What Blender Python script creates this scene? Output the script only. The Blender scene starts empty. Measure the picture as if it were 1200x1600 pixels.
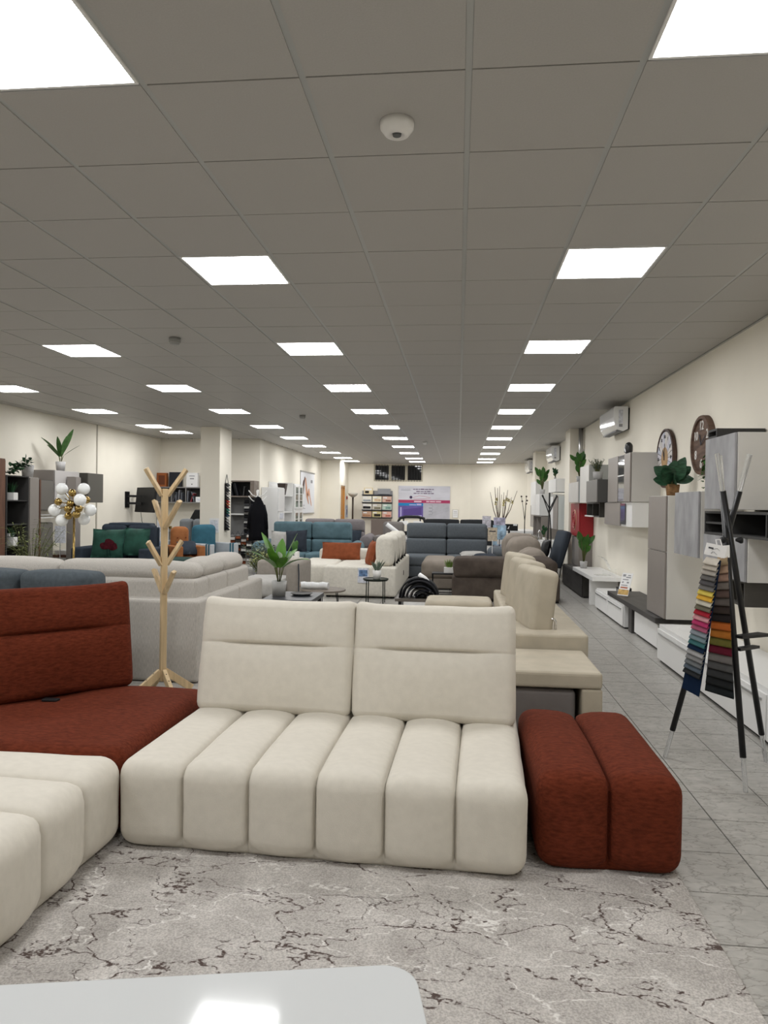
import bpy, bmesh, math, random
from mathutils import Vector, Matrix, noise
random.seed(7)
SC = bpy.context.scene
COL = SC.collection

# ------------------------------------------------------------------ camera
YAW, PIT, ROL, FPX, EYE = .1032, -.0107, .0145, 1120.0, 1.457
FW = Vector((-math.sin(YAW)*math.cos(PIT), math.cos(YAW)*math.cos(PIT), math.sin(PIT)))
RT = Vector((math.cos(YAW), math.sin(YAW), 0))
UP = RT.cross(FW)
R2 = RT*math.cos(ROL)+UP*math.sin(ROL)
U2 = UP*math.cos(ROL)-RT*math.sin(ROL)
cam = bpy.data.cameras.new('camera')
cam.sensor_fit = 'VERTICAL'; cam.sensor_height = 36.0; cam.lens = FPX*36.0/1600.0
cam.clip_start = .05; cam.clip_end = 100
camo = bpy.data.objects.new('camera', cam); COL.objects.link(camo)
camo.matrix_world = Matrix(((R2.x, U2.x, -FW.x, 0), (R2.y, U2.y, -FW.y, 0), (R2.z, U2.z, -FW.z, EYE), (0, 0, 0, 1)))
SC.camera = camo

# ------------------------------------------------------------------ world, exposure
wd = bpy.data.worlds.new('night'); SC.world = wd; wd.use_nodes = True
wd.node_tree.nodes['Background'].inputs[0].default_value = (.02, .022, .03, 1)
wd.node_tree.nodes['Background'].inputs[1].default_value = .3
SC.view_settings.view_transform = 'Standard'; SC.view_settings.look = 'None'
SC.view_settings.exposure = 1.30; SC.view_settings.gamma = 1; SC.view_settings.use_curve_mapping = False
LAMP = 9.0            # radiance of the LED ceiling panels
SC.cycles.max_bounces = 10; SC.cycles.diffuse_bounces = 6; SC.cycles.glossy_bounces = 4
SC.cycles.transmission_bounces = 6; SC.cycles.transparent_max_bounces = 8
SC.cycles.sample_clamp_indirect = 6; SC.cycles.use_denoising = True

# ------------------------------------------------------------------ helpers
def lin(r, g, b):
    f = lambda c: c/12.92 if c <= .04045 else ((c+.055)/1.055)**2.4
    return (f(r/255), f(g/255), f(b/255))
def PY(x, y, Y):                                   # photo pixel -> the point at room depth Y
    d = FW+R2*((x-600)/FPX)-U2*((y-800)/FPX)
    return Vector((0, 0, EYE))+d*(Y/d.y)

MATS = {}
def mat(name, col, rough=.6, metal=0, var=0, scale=8, bump=0, bscale=180, sheen=0, stretch=(1, 1, 1), emit=0, trans=0,
        coat=0, alpha=1, col2=None, ior=1.45, detail=4, spec=None, bstretch=None):
    if spec is None: spec = .12 if rough > .72 else (.28 if rough > .42 else .5)
    if name in MATS: return MATS[name]
    m = bpy.data.materials.new(name); m.use_nodes = True; nt = m.node_tree; N = nt.nodes; L = nt.links
    p = N['Principled BSDF']
    p.inputs['Base Color'].default_value = (*col, 1); p.inputs['Roughness'].default_value = rough
    p.inputs['Metallic'].default_value = metal; p.inputs['IOR'].default_value = ior
    p.inputs['Specular IOR Level'].default_value = spec
    if sheen:
        p.inputs['Sheen Weight'].default_value = sheen; p.inputs['Sheen Roughness'].default_value = .4
        p.inputs['Sheen Tint'].default_value = (*[min(1, c*1.5+.05) for c in col], 1)
    if coat: p.inputs['Coat Weight'].default_value = coat; p.inputs['Coat Roughness'].default_value = .08
    if trans: p.inputs['Transmission Weight'].default_value = trans
    if alpha < 1: p.inputs['Alpha'].default_value = alpha
    if emit: p.inputs['Emission Color'].default_value = (*col, 1); p.inputs['Emission Strength'].default_value = emit
    if var or col2 or bump:
        tc = N.new('ShaderNodeTexCoord'); mp = N.new('ShaderNodeMapping'); L.new(tc.outputs['Object'], mp.inputs[0])
        mp.inputs['Scale'].default_value = stretch
    if var or col2:
        nz = N.new('ShaderNodeTexNoise'); nz.inputs['Scale'].default_value = scale; nz.inputs['Detail'].default_value = detail
        L.new(mp.outputs[0], nz.inputs['Vector'])
        rp = N.new('ShaderNodeValToRGB'); rp.color_ramp.elements[0].position = .3; rp.color_ramp.elements[1].position = .7
        a = col2 if col2 else tuple(c*(1-var) for c in col); b = col if col2 else tuple(min(1, c*(1+var)) for c in col)
        rp.color_ramp.elements[0].color = (*a, 1); rp.color_ramp.elements[1].color = (*b, 1)
        L.new(nz.outputs['Fac'], rp.inputs[0]); L.new(rp.outputs[0], p.inputs['Base Color'])
    if bump:
        n2 = N.new('ShaderNodeTexNoise'); n2.inputs['Scale'].default_value = bscale; n2.inputs['Detail'].default_value = 2
        if bstretch:
            m2 = N.new('ShaderNodeMapping'); m2.inputs['Scale'].default_value = bstretch
            L.new(tc.outputs['Object'], m2.inputs[0]); L.new(m2.outputs[0], n2.inputs['Vector'])
        else: L.new(mp.outputs[0], n2.inputs['Vector'])
        bp = N.new('ShaderNodeBump'); bp.inputs['Strength'].default_value = bump; bp.inputs['Distance'].default_value = .004
        L.new(n2.outputs['Fac'], bp.inputs['Height']); L.new(bp.outputs[0], p.inputs['Normal'])
    MATS[name] = m; return m

class MB:
    """collects shapes, builds them as one mesh object"""
    def __init__(s): s.v = []; s.f = []; s.m = []
    def add(s, vs, fs, m=0):
        k = len(s.v); s.v += [Vector(v) for v in vs]; s.f += [[i+k for i in f] for f in fs]; s.m += [m]*len(fs); return s
    def box(s, x0, x1, y0, y1, z0, z1, m=0):
        vs = [(x, y, z) for z in (z0, z1) for y in (y0, y1) for x in (x0, x1)]
        return s.add(vs, [(0, 2, 3, 1), (4, 5, 7, 6), (0, 1, 5, 4), (2, 6, 7, 3), (0, 4, 6, 2), (1, 3, 7, 5)], m)
    def bar(s, p, q, w, h=None, m=0, up=(0, 0, 1), w2=None):
        p = Vector(p); q = Vector(q); h = h or w; d = (q-p).normalized(); u = Vector(up)
        if abs(d.dot(u)) > .99: u = Vector((0, 1, 0))
        a = d.cross(u).normalized(); b = a.cross(d)
        vs = []
        for c, k in ((p, 1), (q, (w2 or w)/w)):
            for i, j in ((-1, -1), (1, -1), (1, 1), (-1, 1)): vs.append(c+a*(i*w/2*k)+b*(j*h/2*k))
        return s.add(vs, [(0, 1, 2, 3), (7, 6, 5, 4), (0, 4, 5, 1), (1, 5, 6, 2), (2, 6, 7, 3), (3, 7, 4, 0)], m)
    def tube(s, pts, r, n=8, m=0, cap=True):
        pts = [Vector(p) for p in pts]; rs = r if isinstance(r, (list, tuple)) else [r]*len(pts)
        vs = []; fs = []; a = None
        for i, p in enumerate(pts):
            d = (pts[min(i+1, len(pts)-1)]-pts[max(i-1, 0)]).normalized()
            if a is None: a = d.cross(Vector((0, 0, 1)) if abs(d.z) < .9 else Vector((1, 0, 0))).normalized()
            else: a = (a-d*a.dot(d)).normalized()
            b = d.cross(a)
            for k in range(n):
                t = 2*math.pi*k/n; vs.append(p+(a*math.cos(t)+b*math.sin(t))*rs[i])
        for i in range(len(pts)-1):
            for k in range(n): fs.append((i*n+k, i*n+(k+1) % n, (i+1)*n+(k+1) % n, (i+1)*n+k))
        if cap: fs.append(tuple(range(n))[::-1]); fs.append(tuple((len(pts)-1)*n+k for k in range(n)))
        return s.add(vs, fs, m)
    def lathe(s, prof, c=(0, 0, 0), n=20, m=0, axis='z'):
        vs = []; fs = []
        for r, z in prof:
            for k in range(n):
                t = 2*math.pi*k/n; x, y = r*math.cos(t), r*math.sin(t)
                q = (x, y, z) if axis == 'z' else ((z, x, y) if axis == 'x' else (x, z, y))
                vs.append(Vector(c)+Vector(q))
        fl = axis == 'y'
        for i in range(len(prof)-1):
            for k in range(n):
                f = (i*n+k, i*n+(k+1) % n, (i+1)*n+(k+1) % n, (i+1)*n+k); fs.append(f[::-1] if fl else f)
        f0 = tuple(range(n))[::-1]; f1 = tuple((len(prof)-1)*n+k for k in range(n))
        fs += [f0[::-1], f1[::-1]] if fl else [f0, f1]
        return s.add(vs, fs, m)
    def ball(s, c, r, n=14, m=0, sx=1, sy=1, sz=1):
        prof = [(max(1e-4, math.sin(math.pi*i/(n//2+1)))*r, -math.cos(math.pi*i/(n//2+1))*r) for i in range(n//2+2)]
        k = len(s.v); s.lathe(prof, (0, 0, 0), n, m)
        for i in range(k, len(s.v)): v = s.v[i]; s.v[i] = Vector((v.x*sx, v.y*sy, v.z*sz))+Vector(c)
        return s
    def prism(s, poly, y0, y1, plane='xz', m=0):
        n = len(poly); mk = {'xz': lambda a, b, t: (a, t, b), 'yz': lambda a, b, t: (t, a, b), 'xy': lambda a, b, t: (a, b, t)}[plane]
        vs = [mk(a, b, y0) for a, b in poly]+[mk(a, b, y1) for a, b in poly]
        return s.add(vs, [tuple(range(n)), tuple(range(2*n-1, n-1, -1))]+[(i, i+n, (i+1) % n+n, (i+1) % n) for i in range(n)], m)
    def soft(s, c, size, r=.05, puff=(0, 0, 0), n=(6, 6, 6), xs=None, zs=None, nfn=None, fn=None, m=0):
        """rounded upholstered block; nfn(p, normal) and fn(p) shape it further"""
        h = [k/2 for k in size]; r = min([r]+[k*.98 for k in h])
        def samp(a, k):
            e = [a-r*(1-t) for t in (1, .78, .5, .2, 0)][1:]
            e = [a-r, a-r*.72, a-r*.42, a-r*.15, a]
            mid = [-(a-r)+2*(a-r)*i/k for i in range(1, k)] if a-r > 1e-4 else []
            return [-t for t in e[::-1]]+mid+e
        S = [samp(h[i], n[i]) for i in range(3)]
        if xs: S[0] = xs
        if zs: S[2] = zs
        idx = {}; vs = []; fs = []
        def vert(p):
            key = tuple(round(q, 5) for q in p)
            if key in idx: return idx[key]
            p = Vector(p); inn = Vector([max(-(h[i]-r), min(h[i]-r, p[i])) for i in range(3)])
            d = p-inn; nn = d.normalized() if d.length > 1e-9 else Vector((0, 0, 1)); q = inn+nn*r
            u = [q[i]/h[i] for i in range(3)]
            q = q+Vector([puff[0]*u[0]*(1-u[1]**2)*(1-u[2]**2), puff[1]*u[1]*(1-u[0]**2)*(1-u[2]**2), puff[2]*u[2]*(1-u[0]**2)*(1-u[1]**2)])
            if nfn: q = nfn(q, nn)
            if fn: q = fn(q)
            idx[key] = len(vs); vs.append(q+Vector(c)); return idx[key]
        for ax in range(3):
            b, d = (ax+1) % 3, (ax+2) % 3
            for sg in (-1, 1):
                for i in range(len(S[b])-1):
                    for j in range(len(S[d])-1):
                        q = []
                        for ii, jj in ((i, j), (i+1, j), (i+1, j+1), (i, j+1)):
                            p = [0, 0, 0]; p[ax] = sg*h[ax]; p[b] = S[b][ii]; p[d] = S[d][jj]; q.append(vert(p))
                        fs.append(tuple(q) if sg > 0 else tuple(q[::-1]))
        return s.add(vs, fs, m)
    def leaf(s, base, d, length, width, droop=.3, fold=.25, up=(0, 0, 1), n=5, m=0, tip=.0, stalk=0):
        base = Vector(base); d = Vector(d).normalized(); u = Vector(up)
        if abs(d.dot(u)) > .98: u = Vector((1, .3, 0))
        a = d.cross(u).normalized(); vs = []; fs = []; p = base+d*stalk; st = length/n; dd = d.copy()
        for i in range(n+1):
            t = i/n; w = width/2*max(.04, math.sin(math.pi*min(1, (t*.92+.06)))**.8)
            nn = a.cross(dd).normalized()
            vs += [p-a*w+nn*(fold*w), p, p+a*w+nn*(fold*w)]
            dd = (dd-Vector((0, 0, droop*1.6/n))).normalized(); p = p+dd*st
        for i in range(n):
            k = i*3; fs += [(k, k+1, k+4, k+3), (k+1, k+2, k+5, k+4)]
        return s.add(vs, fs, m)
    def xf(s, M, k=0):
        for i in range(k, len(s.v)): s.v[i] = M @ s.v[i]
        return s
    def build(s, name, mats, parent=None, world=False, smooth=False, bevel=0, seg=2, me_only=False):
        me = bpy.data.meshes.new(name)
        vs = s.v
        if world and parent is not None:
            off = Vector((0, 0, 0)); q = parent
            while q: off += q.location; q = q.parent
            vs = [v-off for v in vs]
        loc = None
        if world and parent is None:
            lo = Vector([min(v[i] for v in vs) for i in range(3)]); hi = Vector([max(v[i] for v in vs) for i in range(3)])
            loc = Vector(((lo.x+hi.x)/2, (lo.y+hi.y)/2, lo.z)); vs = [v-loc for v in vs]
        me.from_pydata([tuple(v) for v in vs], [], s.f)
        for mm in (mats if isinstance(mats, (list, tuple)) else [mats]): me.materials.append(mm)
        if any(s.m): me.polygons.foreach_set('material_index', s.m)
        if smooth: me.polygons.foreach_set('use_smooth', [True]*len(me.polygons))
        me.update()
        o = bpy.data.objects.new(name, me); COL.objects.link(o)
        if parent is not None: o.parent = parent
        elif loc is not None: o.location = loc
        if bevel:
            b = o.modifiers.new('bevel', 'BEVEL'); b.width = bevel; b.segments = seg; b.limit_method = 'ANGLE'
        return o

def tag(o, label=None, cat=None, group=None, kind=None):
    if label: o['label'] = label
    if cat: o['category'] = cat
    if group: o['group'] = group
    if kind: o['kind'] = kind
    return o
def thing(name, label, cat, loc=(0, 0, 0), rz=0, group=None):
    o = bpy.data.objects.new(name, None); COL.objects.link(o); o.location = loc; o.rotation_euler = (0, 0, rz)
    o.empty_display_size = .05
    return tag(o, label, cat, group)
def children(o): return [c for c in list(o.children)]
def copy_tree(o, parent=None):
    c = o.copy(); COL.objects.link(c)
    if parent is not None: c.parent = parent
    for ch in children(o): copy_tree(ch, c)
    return c
def share(o, name, parent, loc=None, rot=None):    # another piece that shares o's mesh
    c = bpy.data.objects.new(name, o.data); COL.objects.link(c); c.parent = parent
    if loc is not None: c.location = loc
    if rot is not None: c.rotation_euler = rot
    return c
def text(body, size, m, parent, loc, rot, ext=.001, name='lettering', align='CENTER'):
    cu = bpy.data.curves.new(name, 'FONT'); cu.body = body; cu.size = size; cu.extrude = ext; cu.align_x = align; cu.align_y = 'CENTER'
    cu.resolution_u = 2; cu.materials.append(m)
    tmp = bpy.data.objects.new(name, cu); COL.objects.link(tmp); bpy.context.view_layer.update()
    me = bpy.data.meshes.new_from_object(tmp); bpy.data.objects.remove(tmp)
    if not me.materials: me.materials.append(m)
    o = bpy.data.objects.new(name, me); COL.objects.link(o); o.parent = parent; o.location = loc; o.rotation_euler = rot
    return o
PI = math.pi

# ------------------------------------------------------------------ materials
WALL = mat('wall_paint', (.83, .79, .695), .85, var=.03, scale=1.5, bump=.05, bscale=60)
WHITE = mat('white_lacquer', (.78, .78, .77), .35, var=.015, scale=3)
GLOSSW = mat('gloss_white', (.80, .81, .82), .08, coat=.5)
GREIGE = mat('greige_board', (.60, .585, .555), .45, var=.03, scale=4)
TAUPE = mat('taupe_lacquer', (.255, .23, .21), .4, var=.03, scale=3)
DTAUPE = mat('dark_taupe', (.06, .056, .05), .45, var=.05)
CHAR = mat('charcoal_wood', (.055, .052, .05), .5, var=.25, scale=14, stretch=(1, .1, 1), bump=.1)
BLACK = mat('black_matt', (.012, .012, .013), .5)
BLKMET = mat('black_metal', (.014, .014, .015), .38, metal=.3)
CONC = mat('concrete_board', (.30, .30, .31), .6, var=.22, scale=7, stretch=(1, 1, .5), detail=7)
CHROME = mat('chrome', (.75, .75, .76), .14, metal=1)
STEEL = mat('steel', (.5, .5, .5), .35, metal=1)
BRASS = mat('brass', (.36, .25, .085), .18, metal=1)
OAK = mat('pale_beech', (.58, .435, .255), .5, var=.16, scale=5, stretch=(8, 8, .6), bump=.06, bscale=40)
WALNUT = mat('walnut_board', (.13, .065, .042), .45, var=.3, scale=5, stretch=(6, 6, .4))
CREAM = mat('cream_chenille', (.64, .605, .535), .9, var=.035, scale=24, bump=.25, bscale=420, sheen=.12, stretch=(1, 1.6, 1), detail=6)
RUST = mat('rust_chenille', (.113, .0235, .0105), .9, var=.3, scale=70, bump=.4, bscale=260, sheen=.06, stretch=(.45, 1.1, 1.4), detail=8)
RUSTC = mat('rust_velvet', (.22, .062, .026), .8, var=.15, scale=12, sheen=.3)
LGREY = mat('light_grey_weave', (.47, .445, .41), .92, var=.2, scale=75, stretch=(4, 4, .35), bump=.25, bscale=300, sheen=.1)
SLATE = mat('slate_blue_weave', (.075, .09, .102), .9, var=.12, scale=40, bump=.2, bscale=400, sheen=.2)
NAVY = mat('dark_slate_fabric', (.035, .045, .06), .88, var=.12, scale=12, sheen=.2)
GREENV = mat('green_velvet', (.016, .066, .047), .7, var=.35, scale=6, sheen=.5)
DGREEN = mat('dark_green_velvet', (.010, .035, .03), .75, var=.3, scale=6, sheen=.3)
TEAL = mat('teal_microfibre', (.105, .172, .20), .85, var=.18, scale=7, sheen=.3)
MAUVE = mat('mauve_grey_fabric', (.22, .20, .205), .9, var=.06, scale=20, sheen=.2)
GREYF = mat('mid_grey_fabric', (.115, .13, .145), .9, var=.08, scale=30, bump=.15, bscale=400, sheen=.2)
TAUPEF = mat('taupe_microfibre', (.27, .235, .20), .88, var=.1, scale=8, sheen=.2)
BROWNF = mat('brown_microfibre', (.075, .06, .05), .88, var=.2, scale=8, sheen=.2)
BEIGEF = mat('beige_leatherette', (.44, .395, .315), .75, var=.08, scale=8, bump=.08, sheen=.1)
STONEF = mat('stone_grey_fabric', (.17, .155, .15), .85, var=.06, scale=10)
OFFW = mat('off_white_boucle', (.66, .63, .56), .92, var=.07, scale=30, bump=.3, bscale=250, sheen=.2)
ORANGE = mat('orange_velvet', (.33, .13, .05), .8, var=.15, scale=8, sheen=.3)
PETROL = mat('petrol_blue_fabric', (.042, .13, .18), .85, var=.12, scale=9, sheen=.2)
DARKC = mat('charcoal_cushion', (.035, .042, .055), .9, var=.15, scale=10, sheen=.2)
LCUSH = mat('pale_grey_cushion', (.42, .41, .39), .9, var=.08, scale=14)
LEAFM = mat('leaf_green', (.06, .155, .028), .45, var=.35, scale=9, col2=(.025, .085, .018))
LEAFD = mat('dark_leaf', (.022, .07, .028), .45, var=.4, scale=12)
LEAFO = mat('olive_leaf', (.17, .20, .075), .6, var=.35, scale=14)
LEAFB = mat('blue_green_leaf', (.16, .21, .16), .6, var=.25, scale=14)
STEM = mat('stem', (.10, .11, .04), .6)
TWIG = mat('twig', (.09, .055, .035), .7)
POTG = mat('grey_cement_pot', (.42, .415, .41), .8, var=.12, scale=18, bump=.2, bscale=60)
POTW = mat('white_ceramic', (.76, .75, .73), .3)
PAPER = mat('paper', (.80, .80, .80), .7)
PAPER2 = mat('printed_paper', (.62, .64, .70), .7, var=.25, scale=26, detail=6)
INK = mat('ink', (.05, .05, .06), .7)
GLASS = mat('acrylic_rod', (.78, .79, .79), .08, trans=.75, ior=1.45)
GLOBE = mat('opal_glass', (.82, .84, .84), .16, coat=.3)
RED = mat('fire_red', (.30, .012, .018), .35)

# ------------------------------------------------------------------ surfaces with their own nodes
def tile_mat():
    m = bpy.data.materials.new('floor_stoneware'); m.use_nodes = True; nt = m.node_tree; N = nt.nodes; L = nt.links
    p = N['Principled BSDF']; p.inputs['Roughness'].default_value = .38
    g = N.new('ShaderNodeNewGeometry')
    oi = N.new('ShaderNodeObjectInfo'); vm = N.new('ShaderNodeVectorMath'); vm.operation = 'SCALE'; L.new(g.outputs['Position'], vm.inputs[0]); vm.inputs['Scale'].default_value = 1
    mp = N.new('ShaderNodeMapping'); mp.inputs['Scale'].default_value = (4.2, 6.5, 1); L.new(vm.outputs[0], mp.inputs[0])
    nz = N.new('ShaderNodeTexNoise'); nz.inputs['Scale'].default_value = 3; nz.inputs['Detail'].default_value = 8; nz.inputs['Distortion'].default_value = 1.2; L.new(mp.outputs[0], nz.inputs['Vector'])
    rp = N.new('ShaderNodeValToRGB'); e = rp.color_ramp.elements
    e[0].position = .28; e[0].color = (.315, .306, .284, 1); e[1].position = .72; e[1].color = (.43, .412, .385, 1); L.new(nz.outputs['Fac'], rp.inputs[0])
    m2 = N.new('ShaderNodeMapping'); m2.inputs['Scale'].default_value = (3.0, 6.0, 1); L.new(g.outputs['Position'], m2.inputs[0])
    nd = N.new('ShaderNodeTexNoise'); nd.inputs['Scale'].default_value = 4; nd.inputs['Detail'].default_value = 4; L.new(m2.outputs[0], nd.inputs['Vector'])
    mx = N.new('ShaderNodeMixRGB'); mx.inputs[0].default_value = .35; L.new(m2.outputs[0], mx.inputs[1]); L.new(nd.outputs['Color'], mx.inputs[2])
    vo = N.new('ShaderNodeTexVoronoi'); vo.feature = 'DISTANCE_TO_EDGE'; vo.inputs['Scale'].default_value = 4.2; L.new(mx.outputs[0], vo.inputs['Vector'])
    r2 = N.new('ShaderNodeValToRGB'); r2.color_ramp.elements[0].position = .0; r2.color_ramp.elements[0].color = (.55, .545, .52, 1); r2.color_ramp.elements[1].position = .05; r2.color_ramp.elements[1].color = (1, 1, 1, 1)
    L.new(vo.outputs['Distance'], r2.inputs[0])
    mu = N.new('ShaderNodeMixRGB'); mu.blend_type = 'MULTIPLY'; mu.inputs[0].default_value = .8; L.new(rp.outputs[0], mu.inputs[1]); L.new(r2.outputs[0], mu.inputs[2])
    L.new(mu.outputs[0], p.inputs['Base Color'])
    return m
def rug_mat():
    m = bpy.data.materials.new('rug_pile'); m.use_nodes = True; nt = m.node_tree; N = nt.nodes; L = nt.links
    p = N['Principled BSDF']; p.inputs['Roughness'].default_value = .95; p.inputs['Specular IOR Level'].default_value = .1
    tc = N.new('ShaderNodeTexCoord')
    def noise_(sc, det, src=None, dis=0):
        n = N.new('ShaderNodeTexNoise'); n.inputs['Scale'].default_value = sc; n.inputs['Detail'].default_value = det; n.inputs['Distortion'].default_value = dis
        L.new(src or tc.outputs['Object'], n.inputs['Vector']); return n
    def ramp(fac, a, b, ca, cb):
        r = N.new('ShaderNodeValToRGB'); r.color_ramp.elements[0].position = a; r.color_ramp.elements[1].position = b
        r.color_ramp.elements[0].color = (*ca, 1); r.color_ramp.elements[1].color = (*cb, 1); L.new(fac, r.inputs[0]); return r.outputs[0]
    def mix(f, a, b, bt='MIX'):
        x = N.new('ShaderNodeMixRGB'); x.blend_type = bt
        for s, v in ((x.inputs[0], f), (x.inputs[1], a), (x.inputs[2], b)):
            if isinstance(v, tuple): s.default_value = (*v, 1)
            elif isinstance(v, (int, float)): s.default_value = v
            else: L.new(v, s)
        return x.outputs[0]
    base = ramp(noise_(5, 8).outputs['Fac'], .3, .7, (.40, .375, .35), (.56, .53, .50))
    grain = ramp(noise_(150, 2).outputs['Fac'], .35, .65, (.72, .72, .72), (1.08, 1.08, 1.08))
    base = mix(1.0, base, grain, 'MULTIPLY')
    def cracks(scale, width, warp, lo, hi, off):
        mp = N.new('ShaderNodeMapping'); mp.inputs['Location'].default_value = off; mp.inputs['Scale'].default_value = (.62, 1.15, 1); L.new(tc.outputs['Object'], mp.inputs[0])
        w = noise_(5, 5, mp.outputs[0]); vec = mix(warp, mp.outputs[0], w.outputs['Color'])
        v = N.new('ShaderNodeTexVoronoi'); v.feature = 'DISTANCE_TO_EDGE'; v.inputs['Scale'].default_value = scale; L.new(vec, v.inputs['Vector'])
        line = ramp(v.outputs['Distance'], width*.45, width, (1, 1, 1), (0, 0, 0))
        br = ramp(noise_(4.5, 2, mp.outputs[0]).outputs['Fac'], lo, hi, (0, 0, 0), (1, 1, 1))
        sp = ramp(noise_(55, 3).outputs['Fac'], .40, .52, (0, 0, 0), (1, 1, 1))
        return mix(1.0, mix(1.0, line, br, 'MULTIPLY'), sp, 'MULTIPLY')
    light = cracks(4.2, .016, .3, .36, .48, (3.1, .7, 0))
    base = mix(light, base, (.66, .64, .61))
    d2 = cracks(9.0, .022, .36, .46, .58, (1.7, 5.2, 0))
    base = mix(d2, base, (.125, .105, .095))
    d1 = cracks(4.0, .017, .36, .29, .43, (0, 0, 0))
    base = mix(d1, base, (.085, .062, .055))
    L.new(base, p.inputs['Base Color'])
    bp = N.new('ShaderNodeBump'); bp.inputs['Strength'].default_value = .35; bp.inputs['Distance'].default_value = .004
    L.new(noise_(260, 2).outputs['Fac'], bp.inputs['Height']); L.new(bp.outputs[0], p.inputs['Normal'])
    return m
TILE = tile_mat(); RUG = rug_mat()
GROUT = mat('grout', (.10, .098, .09), .9)
PANEL = mat('ceiling_mineral', (.40, .388, .368), .5, spec=.6, var=.035, scale=160, bump=.12, bscale=120)
RAIL = mat('ceiling_rail_metal', (.38, .39, .38), .3, spec=.5)
LED = mat('led_diffuser', (1, 1, 1), .5, emit=LAMP)

# ------------------------------------------------------------------ the room
XR, XL, YN = 2.43, -7.4, -2.6          # right wall, left wall, near wall
YREC, XREC, YST, XST, YB = 17.2, -4.86, 25.1, -4.2, 27.15
H = 3.0
fl = MB().box(XL-.1, XR+.2, YN-.1, YB+.2, -.12, -.0028).build('floor', GROUT); tag(fl, kind='structure')
TS = .3333; TX, TY = 1.2067, 3.49        # tile pitch and one joint crossing
near = []; rest = MB()
def tile_box(mb, x0, x1, y0, y1, dz):
    g = .0026; b = .0008
    x0 += g; x1 -= g; y0 += g; y1 -= g
    vs = [(x0, y0, -.004), (x1, y0, -.004), (x1, y1, -.004), (x0, y1, -.004),
          (x0, y0, dz-b), (x1, y0, dz-b), (x1, y1, dz-b), (x0, y1, dz-b),
          (x0+b, y0+b, dz), (x1-b, y0+b, dz), (x1-b, y1-b, dz), (x0+b, y1-b, dz)]
    fs = [(8, 9, 10, 11)]
    for k in (0, 4): fs += [(k+i, k+(i+1) % 4, k+4+(i+1) % 4, k+4+i) for i in range(4)]
    mb.add(vs, fs)
def seen_floor(x, y):                  # the stretches of floor the photograph shows
    if .80 < x < 2.0 and 1.1 < y < 13.2: return True
    if .25 < x < .9 and 5.2 < y < 11.1 and False: return True
    if -2.0 < x < -.2 and 8.0 < y < 11.2: return True
    if -3.3 < x < -2.0 and 8.6 < y < 13.6: return True
    return False
cand = []
for i in range(-26, 5):
    for j in range(-19, 73):
        x0 = TX+i*TS; y0 = TY+j*TS; x1 = min(x0+TS, XR); x0c = max(x0, XL); y1 = min(y0+TS, YB); y0c = max(y0, YN)
        if x1-x0c < .02 or y1-y0c < .02: continue
        if x1 < XREC and y0 > YREC+.1: continue
        full = (x1-x0c > TS-.001 and y1-y0c > TS-.001)
        if full and seen_floor((x0+x1)/2, (y0+y1)/2): cand.append(((y0)**2*3+(x0-1.2)**2, x0, y0))
        else: tile_box(rest, x0c, x1, y0c, y1, random.uniform(-.0004, .0004))
cand.sort()
proto = MB(); tile_box(proto, -TS/2, TS/2, -TS/2, TS/2, 0)
first = None
for k, (_, x0, y0) in enumerate(cand):
    if k >= 300: tile_box(rest, x0, x0+TS, y0, y0+TS, 0); continue
    loc = (x0+TS/2, y0+TS/2, random.uniform(-.0004, .0004))
    if first is None: first = proto.build('floor_tile', TILE, fl); first.location = loc
    else: share(first, 'floor_tile', fl, loc)
tag(rest.build('floor_tiles', TILE, fl), kind='stuff')

# ceiling: slab, lay-in panels, runners, lamps
ce = MB().box(XL-.1, XR+.2, YN-.1, YB+.2, H+.06, H+.2).build('ceiling', mat('ceiling_void', (.2, .2, .2), .9)); tag(ce, kind='structure')
GX, GY, GP = .013, 2.569, .6
lamps = {}
for c, rows in ((1, (-5, -1, 3, 7, 11, 15, 19, 23, 27, 31, 35, 38)), (-3, (-5, -1, 3, 7, 11, 15, 19, 23, 27, 31, 35, 38)), (-7, (-5, -1, 3, 7, 11, 15, 19, 23, 27, 31, 35, 38)), (-11, (-5, -1, 3, 7, 11, 15, 19, 21))):  # first row, behind the camera, is unseen: added to light the sofa fronts
    for r in rows: lamps[(c, r)] = 1
pm = MB(); a, b = GP/2-.0125, GP/2-.004
def panel_box(mb, x0, x1, y0, y1):
    mb.box(x0, x1, y0, y1, H, H+.018)
panel_box(pm, -a, a, -b, b)
prest = MB(); pc = []
for c in range(-13, 5):
    for r in range(-7, 41):
        if (c, r) in lamps: continue
        x0 = max(GX+c*GP, XL); x1 = min(GX+(c+1)*GP, XR); y0 = max(GY+r*GP, YN); y1 = min(GY+(r+1)*GP, YB)
        if x1-x0 < .03 or y1-y0 < .03: continue
        if (x0+x1)/2 < XREC and (y0+y1)/2 > YREC: continue
        full = x1-x0 > .599 and y1-y0 > .599
        cx, cy = (x0+x1)/2, (y0+y1)/2
        d = Vector((cx, cy, H-EYE)); u = d.dot(R2)/d.dot(FW) if d.dot(FW) > .3 else 9
        if full and abs(u) < .62 and cy > 1.6: pc.append((cy**2+cx**2, cx, cy))
        else: panel_box(prest, x0+.0125, x1-.0125, y0+.0025, y1-.0025)
pc.sort(); first = None
for k, (_, cx, cy) in enumerate(pc):
    if k >= 300: panel_box(prest, cx-a, cx+a, cy-b, cy+b); continue
    loc = (cx, cy, random.uniform(0, .0012))
    if first is None: first = pm.build('ceiling_panel', PANEL, ce); first.location = loc
    else: share(first, 'ceiling_panel', ce, loc)
tag(prest.build('ceiling_panels', PANEL, ce), kind='stuff')
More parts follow.
